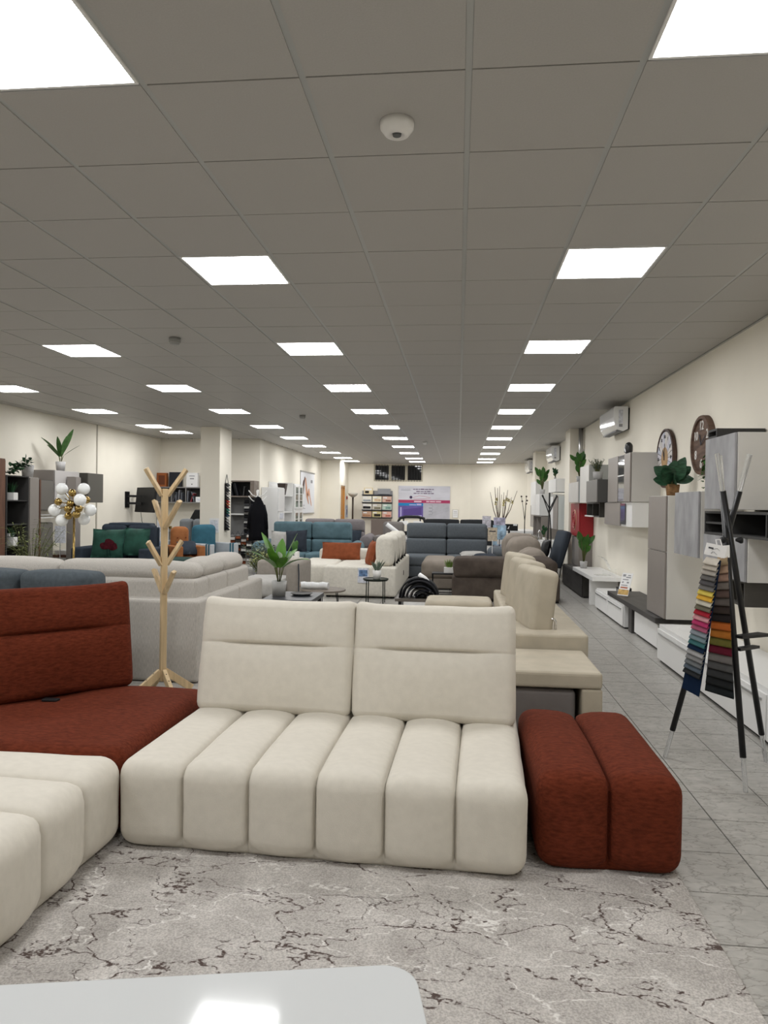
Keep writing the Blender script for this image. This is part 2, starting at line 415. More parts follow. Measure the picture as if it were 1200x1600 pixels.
for c in range(-12, 5):
    x = GX+c*GP
    if x > XR-.02: continue
    MB().box(x-.012, x+.012, YN, YREC if x < XREC else YB, H+.0035, H+.03).build('ceiling_rail', RAIL, ce)
CT = MB()
for r in range(-7, 42):
    y = GY+r*GP
    if YN < y < YB: CT.box(XL, XR, y-.010, y+.010, H+.012, H+.03)
tag(CT.build('cross_rails', mat('cross_rail_dark', (.10, .10, .10), .7), ce), kind='stuff')
MB().box(XR-.022, XR, YN, YB, H-.003, H+.03).build('edge_rail', RAIL, ce)

ORD = ['first', 'second', 'third', 'fourth', 'fifth', 'sixth', 'seventh', 'eighth', 'ninth', 'tenth', 'eleventh']
ROWN = {1: 'row nearest the wall cabinets', -3: 'row above the coat tree', -7: 'row above the brass lamp', -11: 'row by the television wall'}
fm = MB(); h0 = .288
for s in (-1, 1):
    fm.box(-h0, h0, s*h0-(.012 if s > 0 else 0), s*h0+(.012 if s < 0 else 0), H-.004, H+.012)
    fm.box(s*h0-(.012 if s > 0 else 0), s*h0+(.012 if s < 0 else 0), -h0+.012, h0-.012, H-.004, H+.012)
dm = MB().add([(-h0+.012, -h0+.012, H), (-h0+.012, h0-.012, H), (h0-.012, h0-.012, H), (h0-.012, -h0+.012, H)], [(0, 1, 2, 3)])
f1 = None
for c in (1, -3, -7, -11):
    rs = sorted(r for cc, r in lamps if cc == c)
    vis = rs[{1: 1, -3: 1, -7: 3, -11: 4}[c]:]
    for r in rs:
        if r in vis: lab = 'square ceiling light, %s from the camera in the %s' % (ORD[vis.index(r)], ROWN[c])
        else: lab = 'unseen square ceiling light overhead, %s before the %s begins' % (['one', 'two', 'three', 'four'][rs.index(vis[0])-rs.index(r)-1], ROWN[c])
        t = thing('ceiling_light', lab, 'light', (GX+(c+.5)*GP, GY+(r+.5)*GP, 0), 0, 'square ceiling lights')
        if f1 is None: f1 = fm.build('frame', WHITE, t); d1 = dm.build('diffuser', LED, t)
        else: share(f1, 'frame', t); share(d1, 'diffuser', t)

# walls
def wall(name, x0, x1, y0, y1, z0=0, z1=H, m=WALL, par=None):
    o = MB().box(x0, x1, y0, y1, z0-.01, z1+.05).build(name, m, par)
    return tag(o, kind='structure')
wall('wall_right', XR, XR+.15, YN, YB)
wall('wall_left', XL-.15, XL, YN, YREC)
wall('wall_recess', XL-.15, XREC, YREC, YREC+.15)
wall('wall_side', XREC-.15, XREC, YREC+.15, YST)
wall('wall_step', XREC, XST-.0, YST, YST+.12)
wl = MB().box(XST-.12, XST, YST+.12, YST+.35, -.01, H+.05).box(XST-.12, XST, YST+1.25, YB, -.01, H+.05).box(XST-.12, XST, YST+.35, YST+1.25, 2.1, H+.05).build('wall_corridor', WALL); tag(wl, kind='structure')
# door in the side passage, pale orange wood
d1_ = MB().box(XST-.08, XST-.04, YST+.37, YST+1.23, 0, 2.08).build('door_1', mat('orange_wood', (.55, .26, .07), .45, var=.15, scale=4, stretch=(6, 6, .5))); tag(d1_, kind='structure')
MB().box(-.02, .02, -.46, -.40, 0, 2.1).box(-.02, .02, .40, .46, 0, 2.1).box(-.02, .02, -.46, .46, 2.06, 2.12).build('door_frame', mat('orange_wood_frame', (.50, .24, .06), .4), d1_).location = (XST-.02, YST+.8, 0)
MB().tube([(0, 0, 0), (.05, 0, 0), (.05, .1, 0)], .01).build('door_handle', STEEL, d1_).location = (XST-.04, YST+.45, 1.03)
# far wall with three high barred windows, the last stretch set at an angle
WX0, WX1, WZ0, WZ1 = -3.22, -1.36, 2.34, 2.97
wb = MB()
wb.box(XST-.15, WX0, YB, YB+.2, -.01, H+.05).box(WX1, .5, YB, YB+.2, -.01, H+.05).box(WX0, WX1, YB, YB+.2, -.01, WZ0).box(WX0, WX1, YB, YB+.2, WZ1, H+.05)
tag(wb.build('wall_back', WALL), kind='structure')
va, vb = Vector((.45, YB, 0)), Vector((XR+.1, 25.9, 0))
tag(MB().add([(va.x, va.y, -.01), (vb.x, vb.y, -.01), (vb.x+.1, vb.y+.15, -.01), (va.x+.1, va.y+.15, -.01)]+[(q[0], q[1], H+.05) for q in ((va.x, va.y), (vb.x, vb.y), (vb.x+.1, vb.y+.15), (va.x+.1, va.y+.15))],
             [(3, 2, 1, 0), (4, 5, 6, 7), (0, 1, 5, 4), (1, 2, 6, 5), (2, 3, 7, 6), (3, 0, 4, 7)]).build('wall_angled', WALL), kind='structure')
wall('wall_near', XL-.15, XR+.15, YN-.15, YN)
FRM = mat('window_frame_beige', (.42, .39, .31), .5)
NIGHT = mat('night_glass', (.006, .007, .009), .04, spec=.8)
w = (WX1-WX0)/3
for k in range(3):
    x0 = WX0+k*w; x1 = x0+w
    fr = MB().box(x0, x0+.05, YB-.02, YB+.08, WZ0, WZ1).box(x1-.05, x1, YB-.02, YB+.08, WZ0, WZ1).box(x0+.05, x1-.05, YB-.02, YB+.08, WZ0, WZ0+.05).box(x0+.05, x1-.05, YB-.02, YB+.08, WZ1-.04, WZ1).build('window_%d' % (k+1), FRM)
    tag(fr, kind='structure')
    MB().box(x0+.05, x1-.05, YB+.03, YB+.04, WZ0+.05, WZ1-.04).build('pane', NIGHT, fr)
    for i in range(5):
        xx = x0+.10+(w-.2)*i/4
        MB().tube([(xx, YB-.035, WZ0-.01), (xx, YB-.035, WZ1)], .009, 6).build('window_bar', BLKMET, fr)
# pilasters, column, pipe and trims
tag(MB().box(2.17, XR, 14.45, 15.05, 0, H).build('trim_1', WALL), kind='structure')
tag(MB().box(2.12, XR, 20.4, 21.0, 0, H).build('trim_2', WALL), kind='structure')
tag(MB().box(-5.31, -4.9, 14.34, 15.1, 0, H).build('trim_3', WALL), kind='structure')
tag(MB().box(XL, XL+.012, 14.02, 14.06, 0, H).build('trim_4', mat('joint_strip', (.45, .42, .36), .7)), kind='structure')
tag(MB().box(XR-.012, XR, YN, 25.2, 0, .07).build('baseboard_right', mat('skirting', (.5, .48, .43), .5)), kind='structure')
pp = thing('drain_pipe', 'grey metal pipe running down the wall beside the pilaster', 'pipe', (2.36, 14.33, 2.2))
MB().tube([(0, 0, 0), (0, 0, .8)], .045, 12).build('pipe', STEEL, pp, smooth=True)
MB().box(-.03, .07, -.055, .055, .35, .38).build('pipe_clamp', STEEL, pp)
# rug
rg = MB().box(-2.6, .89, .35, 3.12, 0, .011).build('area_rug', RUG, bevel=.004); tag(rg, 'pale grey rug with a cracked dark brown vein pattern under the sofa', 'rug')

# ------------------------------------------------------------------ the sectional in the front
def channel_block(size, nch, r=.085, depth=.042, sharp=.02, puff=(0, 0, .02), n=(1, 9, 6)):
    hx = size[0]/2; w = size[0]/nch; seams = [-hx+w*i for i in range(1, nch)]
    xs = {-hx, hx}
    for t in (.12, .3, .6, 1): xs |= {-hx+r*t, hx-r*t}
    for s_ in seams:
        for d in (0, .004, .011, .024, .05, .085): xs |= {round(s_-d, 5), round(s_+d, 5)}
    for i in range(nch): xs.add(-hx+w*(i+.5))
    xs = sorted(xs)
    def nfn(q, nn):
        if not seams: return q
        d = min(abs(q.x-s_) for s_ in seams); u = min(1, d/(w/2))
        ins = depth*(1-math.sqrt(max(0, 1-(1-u)**2.0)))+sharp*math.exp(-(d/.006)**2)
        mask = max(0, min(1, (nn.z+.97)/.2))
        if nn.y < -.15 and nn.z > .1:
            ins += .0035*math.sin(150*(q.z-q.y))*math.exp(-(d/.03)**2)
        wv = .004*noise.noise(Vector((q.x*5, q.y*5, q.z*5+size[0])))
        return q-nn*(ins*mask)+nn*wv
    return MB().soft((0, 0, size[2]/2), size, r, puff, n, xs=xs, nfn=nfn)
def creased_cushion(w, d, h, crease=.06, seed=0):
    r = .042; hz = h/2
    zs = sorted(set([-hz, -hz+.02, -hz+.04, -hz+r]+[round(-hz+r+(crease-.09+hz-r)*i/5, 5) for i in range(6)]
                    +[round(crease+k, 5) for k in (-.06, -.036, -.02, -.01, -.004, 0, .004, .01, .02, .036, .06)]
                    +[round(crease+.09+(hz-r-crease-.09)*i/4, 5) for i in range(5)]+[hz-r, hz-.04, hz-.02, hz]))
    def nfn(q, nn):
        if nn.y < -.2:
            u = abs(q.x)/(w/2); win = 1-1/(1+math.exp(-(u-.60)*22))
            dz = q.z-crease
            q = q+Vector((0, 1, 0))*((.026*win+.004)*math.exp(-(dz/.007)**2)+(.010+.012*win)*math.exp(-(dz/.05)**2))
        q = q+nn*(.006*noise.noise(Vector((q.x*4+seed, q.y*4, q.z*4))))
        return q
    def fn(p):
        u = p.x/(w/2); v = p.z/hz
        if v > .3: p = p+Vector((0, 0, .03*abs(u)**6*(v-.3)))
        if v < -.5: p = p+Vector((0, 0, -.01*(1-u*u)*(v+.5)))
        return p
    return MB().soft((0, 0, 0), (w, d, h), r, (.008, .045, .002), (12, 3, 4), zs=zs, nfn=nfn, fn=fn)

sm = thing('sofa_module', 'cream two-seat sofa module with six padded seat channels', 'sofa', (-.538, 3.385, 0), -.036)
channel_block((1.69, 1.17, .368), 6, .075).xf(Matrix.Translation((0, 0, .0115))).build('seat', CREAM, sm, smooth=True)
for k, s in enumerate((-1, 1)):
    o = creased_cushion(.822, .2, .585, .062, k*3).build('backrest', CREAM, sm, smooth=True)
    o.location = (s*.4125, .345, .637); o.rotation_euler = (-.20, 0, s*.012)
    MB().bar((s*.42-.2, .50, .3), (s*.42-.2, .545, .75), .03, .006).bar((s*.42+.2, .50, .3), (s*.42+.2, .545, .75), .03, .006).build('back_bracket', BLKMET, sm)
tg = MB().soft((.68, .155, .374), (.085, .04, .014), .005, n=(1, 1, 1)).build('control_tag', BLACK, sm, smooth=True)
for sx in (-.7, .7):
    for sy in (-.45, .45): MB().lathe([(.02, 0), (.028, .02)], (sx, sy, 0), 10).build('foot', BLACK, sm)

pf = thing('pouf', 'rust velvet ottoman with two long padded channels', 'ottoman', (.614, 3.36, 0))
channel_block((.57, .98, .388), 2, .075, .046, .022, (0, 0, .02)).xf(Matrix.Translation((0, 0, .0115))).build('seat', RUST, pf, smooth=True)
for sx in (-.2, .2):
    for sy in (-.38, .38): MB().lathe([(.02, 0), (.028, .02)], (sx, sy, 0), 10).build('foot', BLACK, pf)

rc = thing('corner_module', 'rust chenille corner sofa module with an angled backrest cushion', 'sofa', (-1.92, 3.48, 0))
def rcn(q, nn):
    k = .006*noise.noise(Vector((q.x*5, q.y*5, 3)))
    d = (q-Vector((-.28, .2, .19))).length
    return q+nn*k-Vector((0, 0, .02))*math.exp(-(d/.1)**2)
MB().soft((0, 0, .2), (1.0, 1.10, .365), .07, (0, 0, .012), (8, 8, 4), nfn=rcn).build('seat', RUST, rc, smooth=True)
o = creased_cushion(.86, .2, .60, .055, 9).build('backrest', RUST, rc, smooth=True)
o.location = (-.245, .245, .665); o.rotation_euler = (-.17, 0, PI/4)
o.location = Vector((-2.145, 3.665, .665))-Vector((-1.92, 3.48, 0))+Vector((-.11, .11, 0))
MB().soft((-.22, .12, .392), (.085, .04, .014), .005, n=(1, 1, 1)).build('control_tag', BLACK, rc, smooth=True).rotation_euler = (0, 0, 0)
for sx in (-.4, .4):
    for sy in (-.45, .45): MB().lathe([(.02, 0), (.028, .02)], (sx, sy, 0), 10).build('foot', BLACK, rc)

lm = thing('chaise_module', 'cream sofa module with padded channels at the lower left, cut off by the frame', 'sofa', (-2.0, 2.06, 0))
channel_block((1.72, 1.22, .37), 6, .09, .046, .014, (0, 0, .02)).xf(Matrix.Translation((0, 0, .0165))).xf(Matrix.Rotation(PI/2, 4, 'Z')).build('seat', CREAM, lm, smooth=True)
for sx in (-.45, .45):
    for sy in (-.7, .7): MB().lathe([(.02, 0), (.028, .02)], (sx, sy, 0), 10).build('foot', BLACK, lm)

# white coffee table
def rounded_poly(w, d, r, n=8):
    P = []
    for cx, cy, a0 in ((w/2-r, d/2-r, 0), (-w/2+r, d/2-r, 90), (-w/2+r, -d/2+r, 180), (w/2-r, -d/2+r, 270)):
        for i in range(n+1): t = math.radians(a0+90*i/n); P.append((cx+r*math.cos(t), cy+r*math.sin(t)))
    return P
ta = math.atan2(.17, .81)
t = thing('coffee_table', 'glossy white coffee table with rounded corners on the rug', 'table', (0, 0, 0))
cx, cy = .575, .36
e1 = Vector((math.cos(ta), math.sin(ta), 0)); e2 = Vector((e1.y, -e1.x, 0))
cc = Vector((-.085, 1.612, 0))-e1*cx+e2*cy
t.location = cc; t.rotation_euler = (0, 0, ta)
MB().prism(rounded_poly(2*cx, 2*cy, .075), .38, .42, 'xy').build('tabletop', mat('gloss_pale', (.60, .615, .62), .07, coat=.4), t, bevel=.003)
MB().prism(rounded_poly(.7, .4, .05), .011, .38, 'xy').build('pedestal', GLOSSW, t, bevel=.003)

# wooden coat tree behind the corner module
ct = thing('coat_tree', 'pale beech coat tree with angled branches, unclothed', 'coat stand', (-2.2, 5.2, 0))
MB().bar((0, 0, .10), (0, 0, 1.55), .044, .044).build('pole', OAK, ct, bevel=.003).rotation_euler = (0, 0, .65)
def branch(root, tip, nm='branch'):
    return MB().bar(root, tip, .026, .05, up=(0, 1, 0)).build(nm, OAK, ct, bevel=.003)
for zr, zt, xl, xr_, yy in ((1.50, 1.70, -.115, .135, -.05), (1.26, 1.46, -.115, .15, .05), (.98, 1.155, -.085, .10, -.06), (.77, .935, -.105, .105, .04)):
    branch((-.015, yy*.3, zr), (xl, yy*1.6, zt)); branch((.015, -yy*.3, zr), (xr_, -yy*1.6, zt))
for sx, sy in ((-1, -1), (1, -1), (-1, 1), (1, 1)):
    lg = MB().bar((sx*.012, sy*.012, .17), (sx*.16, sy*.17, .013), .03, .055, up=(0, 0, 1)).build('leg', OAK, ct, bevel=.003)
    for q in (.25, .5):
        MB().ball((sx*(.012+.148*q), sy*(.012+.158*q)+sy*.0-.0, .17-.157*q+.030), .006, 8).build('bolt', BLACK, lg)

# ------------------------------------------------------------------ black tripod stand with fabric sample books
HB = Vector((1.49, 4.15, 1.30))
tr = thing('tripod_stand', 'black tripod coat stand with clear tips holding fabric samples', 'coat stand', (1.49, 4.15, 0))
for foot, top in (((1.225, 4.33, 0), None), ((1.495, 3.85, 0), None), ((1.79, 4.33, 0), None)):
    f = Vector(foot); off = {1.225: Vector((.0, .02, 0)), 1.495: Vector((-.016, -.018, 0)), 1.79: Vector((.012, -.002, 0))}[foot[0]]
    hb = HB+off
    tpx = {1.225: (1175, 712), 1.495: (1121, 712), 1.79: (1126, 716)}[foot[0]]
    d = (hb-f); tp = f+d*(1.76/1.30)
    L = lambda a: f+(tp-f)*a-tr.location
    leg = MB().tube([L(.095), L(.885)], .016, 10).build('leg', BLKMET, tr, smooth=True)
    MB().tube([L(0), L(.095)], .012, 12).build('clear_foot', GLASS, leg)
    MB().tube([L(.885), L(1)], .0135, 12).build('clear_tip', GLASS, leg)
for s in (-1, 1):
    MB().tube([(s*.02, -.055, 1.29), (s*.046, -.06, 1.29), (s*.056, -.062, 1.29)], [.007, .02, .017], 10).build('knob', BLACK, tr, smooth=True)
MB().prism([(-.01, -.14), (.16, -.02), (.21, -.07), (.02, -.18)], .77, .785, 'xy').build('tray', BLKMET, tr)
MB().prism([(.0, -.12), (.13, -.03), (.16, -.05), (.02, -.155)], .70, .715, 'xy').build('tray', BLKMET, tr)

def sample_book(label, tl, tr_, bl, br, cols, backm, n_back, thick=.02, card=True):
    """a hanging book of folded fabric swatches: corners tl,tr,bl,br in the room"""
    tl, tr_, bl, br = map(Vector, (tl, tr_, bl, br))
    bk = thing('sample_book', label, 'fabric samples', (tl+tr_)/2, 0, None)
    O = bk.location.copy()
    nrm = (tr_-tl).cross(bl-tl).normalized()
    if nrm.y > 0: nrm = -nrm
    b0, b1, b2, b3 = tl-nrm*.012, tr_-nrm*.012, br-nrm*.012, bl-nrm*.012
    ext = n_back
    lo = bl+(bl-tl).normalized()*ext; lo2 = br+(br-tr_).normalized()*ext
    K = MB(); P = [tl, tr_, br, bl, lo, lo2]
    K.add([tl-nrm*.002-O, tr_-nrm*.002-O, lo2-nrm*.002-O, lo-nrm*.002-O, tl-nrm*.012-O, tr_-nrm*.012-O, lo2-nrm*.006-O, lo-nrm*.006-O],
          [(0, 3, 2, 1), (4, 5, 6, 7), (0, 1, 5, 4), (1, 2, 6, 5), (2, 3, 7, 6), (3, 0, 4, 7)])
    K.build('backing', backm, bk)
    N = len(cols)
    for i, c in enumerate(cols):
        a = i/N; e = (i+1)/N
        A0 = tl+(bl-tl)*a; A1 = tr_+(br-tr_)*a; B0 = tl+(bl-tl)*e; B1 = tr_+(br-tr_)*e
        dn = (B0-A0).normalized(); ln = (B0-A0).length
        prof = [(-.25, .0), (.1, .35), (.45, .8), (.8, 1.1), (1.02, 1.12), (1.06, .95), (1.0, .55), (.8, .25)]
        vs = []; fs = []
        for t_, h_ in prof:
            for S0, S1 in ((A0, A1),):
                q0 = A0+(B0-A0)*t_+nrm*(h_*thick); q1 = A1+(B1-A1)*t_+nrm*(h_*thick)
                vs += [q0-O, q1-O]
        for k in range(len(prof)-1): fs.append((2*k, 2*k+1, 2*k+3, 2*k+2))
        mm = mat('swatch_%d_%d_%d' % c, tuple(k*.78 for k in lin(*c)), .9, var=.1, scale=30, bump=.1, bscale=300)
        MB().add(vs, fs).build('swatch', mm, bk, smooth=True)
    return bk, nrm
C1 = [(215, 208, 196), (190, 182, 170), (172, 166, 158), (110, 108, 106), (92, 90, 92), (120, 118, 116), (222, 200, 96), (226, 178, 70), (205, 202, 186), (112, 108, 92),
      (168, 44, 58), (208, 150, 156), (184, 62, 108), (172, 92, 118), (142, 150, 158), (120, 140, 146), (66, 112, 114), (24, 42, 66), (168, 168, 168), (138, 138, 138), (112, 116, 118), (88, 98, 108), (50, 52, 54)]
C2 = [(178, 156, 124), (186, 156, 132), (158, 128, 112), (116, 108, 102), (92, 76, 70), (94, 88, 84), (58, 50, 46), (40, 36, 36), (176, 96, 44), (166, 104, 44), (104, 100, 50), (94, 28, 44), (112, 108, 106), (82, 82, 82), (56, 57, 58), (38, 40, 41), (34, 38, 40)]
def P4(x, y, Y): return PY(x, y, Y)
BK, n1 = sample_book('waterfall fabric sample book with yellow, pink and teal swatches, hanging on tripod stand',
                     P4(1103, 872, 3.99), P4(1125, 876, 3.93), P4(1070, 1048, 4.08), P4(1096, 1061, 3.99), C1, mat('navy_cloth', lin(18, 34, 58), .85), .10)
BK2, n2 = sample_book('waterfall fabric sample book with brown, orange and black swatches, hanging on tripod stand',
                      P4(1121, 872, 4.0), P4(1137, 868, 3.98), P4(1102, 1077, 4.0), P4(1147, 1091, 3.93), C2, mat('dark_cloth', lin(40, 42, 46), .85), .0)
def card_on(bk, n, px, depth, w, h, nm='header_card'):
    c = PY(*px, depth)-bk.location
    o = MB().box(-w/2, w/2, -.003, .003, -h/2, h/2).build(nm, PAPER, bk); o.location = c; return o
cd = card_on(BK, n1, (1118, 860), 3.905, .10, .062); cd.rotation_euler = (0, .19, -.25)
MB().box(-.036, -.012, -.0045, -.003, .004, .012).bar((-.02, -.004, -.002), (.005, -.004, .012), .003, .001).bar((.005, -.004, .012), (.02, -.004, .002), .003, .001).bar((-.018, -.004, -.02), (-.012, -.004, -.008), .007, .001).bar((-.008, -.004, -.008), (.012, -.004, -.022), .004, .001).build('printed_mark', INK, cd)
MB().tube([(0, 0, .03), (-.01, 0, .055), (.01, 0, .06), (.025, 0, .03)], .004, 6).build('hanger_loop', PAPER, cd)
cd2 = card_on(BK2, n2, (1133, 862), 3.97, .06, .065, 'header_card'); cd2.rotation_euler = (0, -.05, .5)

# ------------------------------------------------------------------ wall units on the right
def unit(name, label, cat, b, body, doors=(), group=None, handles=None, plinth=False, side=-1):
    """cabinet: b=(x0,x1,y0,y1,z0,z1); doors = (y0,y1,z0,z1,material) panels on the face towards the room"""
    x0, x1, y0, y1, z0, z1 = b
    t = thing(name, label, cat, ((x0+x1)/2, (y0+y1)/2, z0), 0, group)
    th = .02; fx = x0 if side < 0 else x1
    bx0, bx1 = (x0+th, x1) if side < 0 else (x0, x1-th)
    if not doors: bx0, bx1 = x0, x1
    MB().box(bx0, bx1, y0, y1, z0+(.02 if plinth else 0), z1).build('body', body, t, world=True, bevel=.002)
    if plinth: MB().box(x0+.03, x1-.02, y0+.02, y1-.02, z0, z0+.02).build('plinth', BLACK, t, world=True)
    for d in doors:
        dx = (fx, fx+th-.003) if side < 0 else (fx-th+.003, fx)
        o = MB().box(dx[0], dx[1], d[0]+.002, d[1]-.002, d[2]+.002, d[3]-.002).build('door', d[4], t, world=True, bevel=.0015)
        if handles:
            MB().box(fx-.012, fx+.0, d[0]+.06, d[1]-.06, d[3]-.05, d[3]-.035).build('handle', STEEL, o, world=True, bevel=.002)
    return t
dz0 = .03
unit('low_unit', 'long white low unit with handle strips, nearest to the tripod stand', 'cabinet', (1.91, 2.405, 3.4, 7.08, 0, .35), WHITE,
     [(5.86, 7.07, .03, .315, WHITE), (4.64, 5.85, .03, .315, WHITE), (3.42, 4.63, .03, .315, WHITE)], handles=True, plinth=True)
unit('base_unit', 'white base cabinet under the dark bench top and tall cabinet', 'cabinet', (2.035, 2.405, 7.52, 8.5, 0, .295), WHITE, [(7.54, 8.49, .03, .275, WHITE)], plinth=True)
bt = thing('media_bench', 'long dark wood bench top carrying the tall taupe cabinet', 'bench', (2.2, 8.6, 0))
MB().box(1.99, 2.41, 7.46, 9.78, .297, .352).build('top', CHAR, bt, world=True, bevel=.003)
MB().box(2.02, 2.38, 8.56, 8.72, 0, .297).build('leg', CHAR, bt, world=True, bevel=.004)
unit('drawer_unit', 'white two-door low unit with metal handle strips between dark bench and white desk', 'cabinet', (1.985, 2.405, 8.86, 10.62, 0, .292), WHITE,
     [(8.88, 9.73, .03, .272, WHITE), (9.75, 10.60, .03, .272, WHITE)], handles=True, plinth=True)
ds = thing('bench_desk', 'white bench top on a single panel leg beside the dark low unit', 'bench', (2.2, 11.4, 0))
MB().box(1.95, 2.41, 10.66, 12.45, .385, .445).build('top', WHITE, ds, world=True, bevel=.003)
MB().box(1.98, 2.38, 10.95, 11.07, 0, .385).build('leg', WHITE, ds, world=True, bevel=.003)
unit('dark_low_unit', 'dark charcoal low unit under the far end of the white bench', 'cabinet', (1.99, 2.405, 11.75, 13.95, 0, .375), DTAUPE,
     [(11.77, 12.85, .02, .365, CHAR), (12.86, 13.93, .02, .365, CHAR)], plinth=True)
unit('tall_cabinet', 'tall cabinet with taupe doors and white side on the dark bench top', 'cabinet', (2.05, 2.42, 7.36, 8.03, .354, 1.585), mat('pale_side', (.66, .645, .61), .5),
     [(7.37, 8.02, .356, 1.02, TAUPE), (7.37, 8.02, 1.024, 1.583, TAUPE)])
unit('concrete_cabinet', 'wall cabinet with a concrete-look door, half behind the largest concrete one', 'cabinet', (2.06, 2.43, 6.42, 7.12, 1.03, 1.61), GREIGE, [(6.43, 7.11, 1.03, 1.61, CONC)])
unit('wide_cabinet', 'largest wall cabinet with concrete door and pale side under the black box', 'cabinet', (2.03, 2.43, 5.54, 6.20, 1.455, 2.03), GREIGE, [(5.55, 6.19, 1.455, 2.03, CONC)])
def open_box(name, label, b, m, inner, divs=(), shelves=(), side=-1, back=None, cat='shelf'):
    x0, x1, y0, y1, z0, z1 = b; th = .018
    t = thing(name, label, cat, ((x0+x1)/2, (y0+y1)/2, z0))
    MB().box(x0, x1, y0, y1, z1-th, z1).build('top', m, t, world=True)
    MB().box(x0, x1, y0, y1, z0, z0+th).build('bottom', m, t, world=True)
    MB().box(x0, x1, y0, y0+th, z0+th, z1-th).build('side_panel', m, t, world=True)
    MB().box(x0, x1, y1-th, y1, z0+th, z1-th).build('side_panel', m, t, world=True)
    bx = (x1-.012, x1) if side < 0 else (x0, x0+.012)
    MB().box(bx[0], bx[1], y0+th, y1-th, z0+th, z1-th).build('back_panel', inner, t, world=True)
    for d in divs: MB().box(x0+.002, x1-.012, d-.008, d+.008, z0+th, z1-th).build('divider', m, t, world=True)
    for (a, b_, z) in shelves: MB().box(x0+.004, x1-.012, a, b_, z-.008, z+.008).build('shelf', m, t, world=True)
    return t
open_box('niche_shelf', 'long black open niche shelf with dividers under the largest concrete cabinet', (2.06, 2.43, 4.3, 6.27, 1.25, 1.44), mat('graphite_board', (.045, .044, .043), .6), BLACK, (5.80, 5.06), ((5.808, 6.25, 1.345),))
unit('short_cabinet', 'concrete-look wall cabinet just below the black niche shelf', 'cabinet', (2.06, 2.43, 5.40, 6.30, .93, 1.249), GREIGE, [(5.41, 6.29, .93, 1.249, CONC)])
open_box('dark_cube', 'small dark open cube hung under the concrete cabinet behind the tripod', (2.10, 2.43, 5.50, 5.84, .74, .928), DTAUPE, BLACK)
open_box('top_box', 'flat black open box lying on top of the largest wall cabinet', (2.05, 2.42, 5.99, 6.19, 2.031, 2.105), mat('graphite_board', (.09, .088, .085)), BLACK)
ga = unit('wide_wall_unit', 'large greige wall cabinet with narrow glass strip between taupe doors', 'cabinet', (2.07, 2.43, 8.97, 10.28, 1.53, 2.135), GREIGE,
     [(8.98, 9.30, 1.53, 2.135, TAUPE), (9.66, 10.27, 1.53, 2.135, TAUPE)])
gl = MB().box(2.075, 2.083, 9.31, 9.65, 1.54, 2.125).build('glass_door', mat('mirror_glass', (.30, .31, .32), .05, metal=.8), ga, world=True)
MB().box(2.066, 2.075, 9.31, 9.65, 1.86, 1.875).build('shelf_edge', WHITE, ga, world=True)
g2 = unit('lower_wall_unit', 'white-sided wall cabinet with taupe flap, below the glass strip unit', 'cabinet', (2.085, 2.43, 8.99, 10.55, 1.22, 1.527), WHITE, [(9.56, 10.54, 1.225, 1.525, TAUPE)])
MB().box(2.088, 2.096, 9.30, 9.54, 1.25, 1.51).build('glass_door', mat('dark_glass', (.10, .10, .11), .05, spec=.8), g2, world=True)
unit('grey_wall_cube', 'dark grey wall cube with a potted herb on its top', 'cabinet', (1.97, 2.43, 10.52, 11.4, 1.533, 1.86), mat('mid_grey_board', (.075, .073, .07), .45), [(10.53, 11.39, 1.533, 1.86, mat('grey_door', (.16, .155, .148), .4))])
unit('white_wall_cabinet', 'pale upright wall cabinet between the herb cube and leafy plant', 'cabinet', (2.07, 2.43, 11.75, 12.6, 1.532, 2.14), mat('pale_grey_board', (.40, .41, .40), .45), [(11.76, 12.59, 1.532, 2.14, mat('near_white', (.62, .61, .58), .4))])
nb = open_box('dark_wall_niche', 'black wall niche below the dark grey wall cube', (2.08, 2.43, 10.9, 11.95, 1.31, 1.531), DTAUPE, BLACK, (11.45,))
MB().box(2.05, 2.075, 11.3, 11.95, 1.31, 1.33).build('white_edge', WHITE, nb, world=True)
unit('small_wall_cabinet', 'pale grey wall box above the red fire cabinet', 'cabinet', (2.07, 2.43, 12.78, 13.85, 1.54, 1.905), mat('blue_grey_board', (.36, .38, .39), .45), [(12.79, 13.84, 1.54, 1.905, GREIGE)])
rf = thing('fire_cabinet', 'red fire hose cabinet with a round emblem on its door', 'fire cabinet', (2.3, 13.7, .92))
MB().box(2.19, 2.425, 13.22, 14.2, .92, 1.53).build('body', RED, rf, world=True, bevel=.004)
dr = MB().box(2.17, 2.188, 13.23, 14.19, .925, 1.525).build('door', RED, rf, world=True, bevel=.003)
MB().lathe([(.19, 0), (.19, .006)], (2.163, 13.71, 1.22), 28, axis='x').build('emblem', mat('emblem_buff', (.62, .5, .33), .5), dr, world=True)
for r_ in (.16, .115, .07): MB().tube([(2.158, 13.71+r_*math.cos(a*PI/12), 1.22+r_*math.sin(a*PI/12)) for a in range(25)], .012, 6, cap=False).build('hose_ring', RED, dr, world=True)
unit('side_panel_unit', 'taupe panel standing under the red fire cabinet', 'cabinet', (2.19, 2.43, 13.32, 14.1, .378, .905), TAUPE, [])
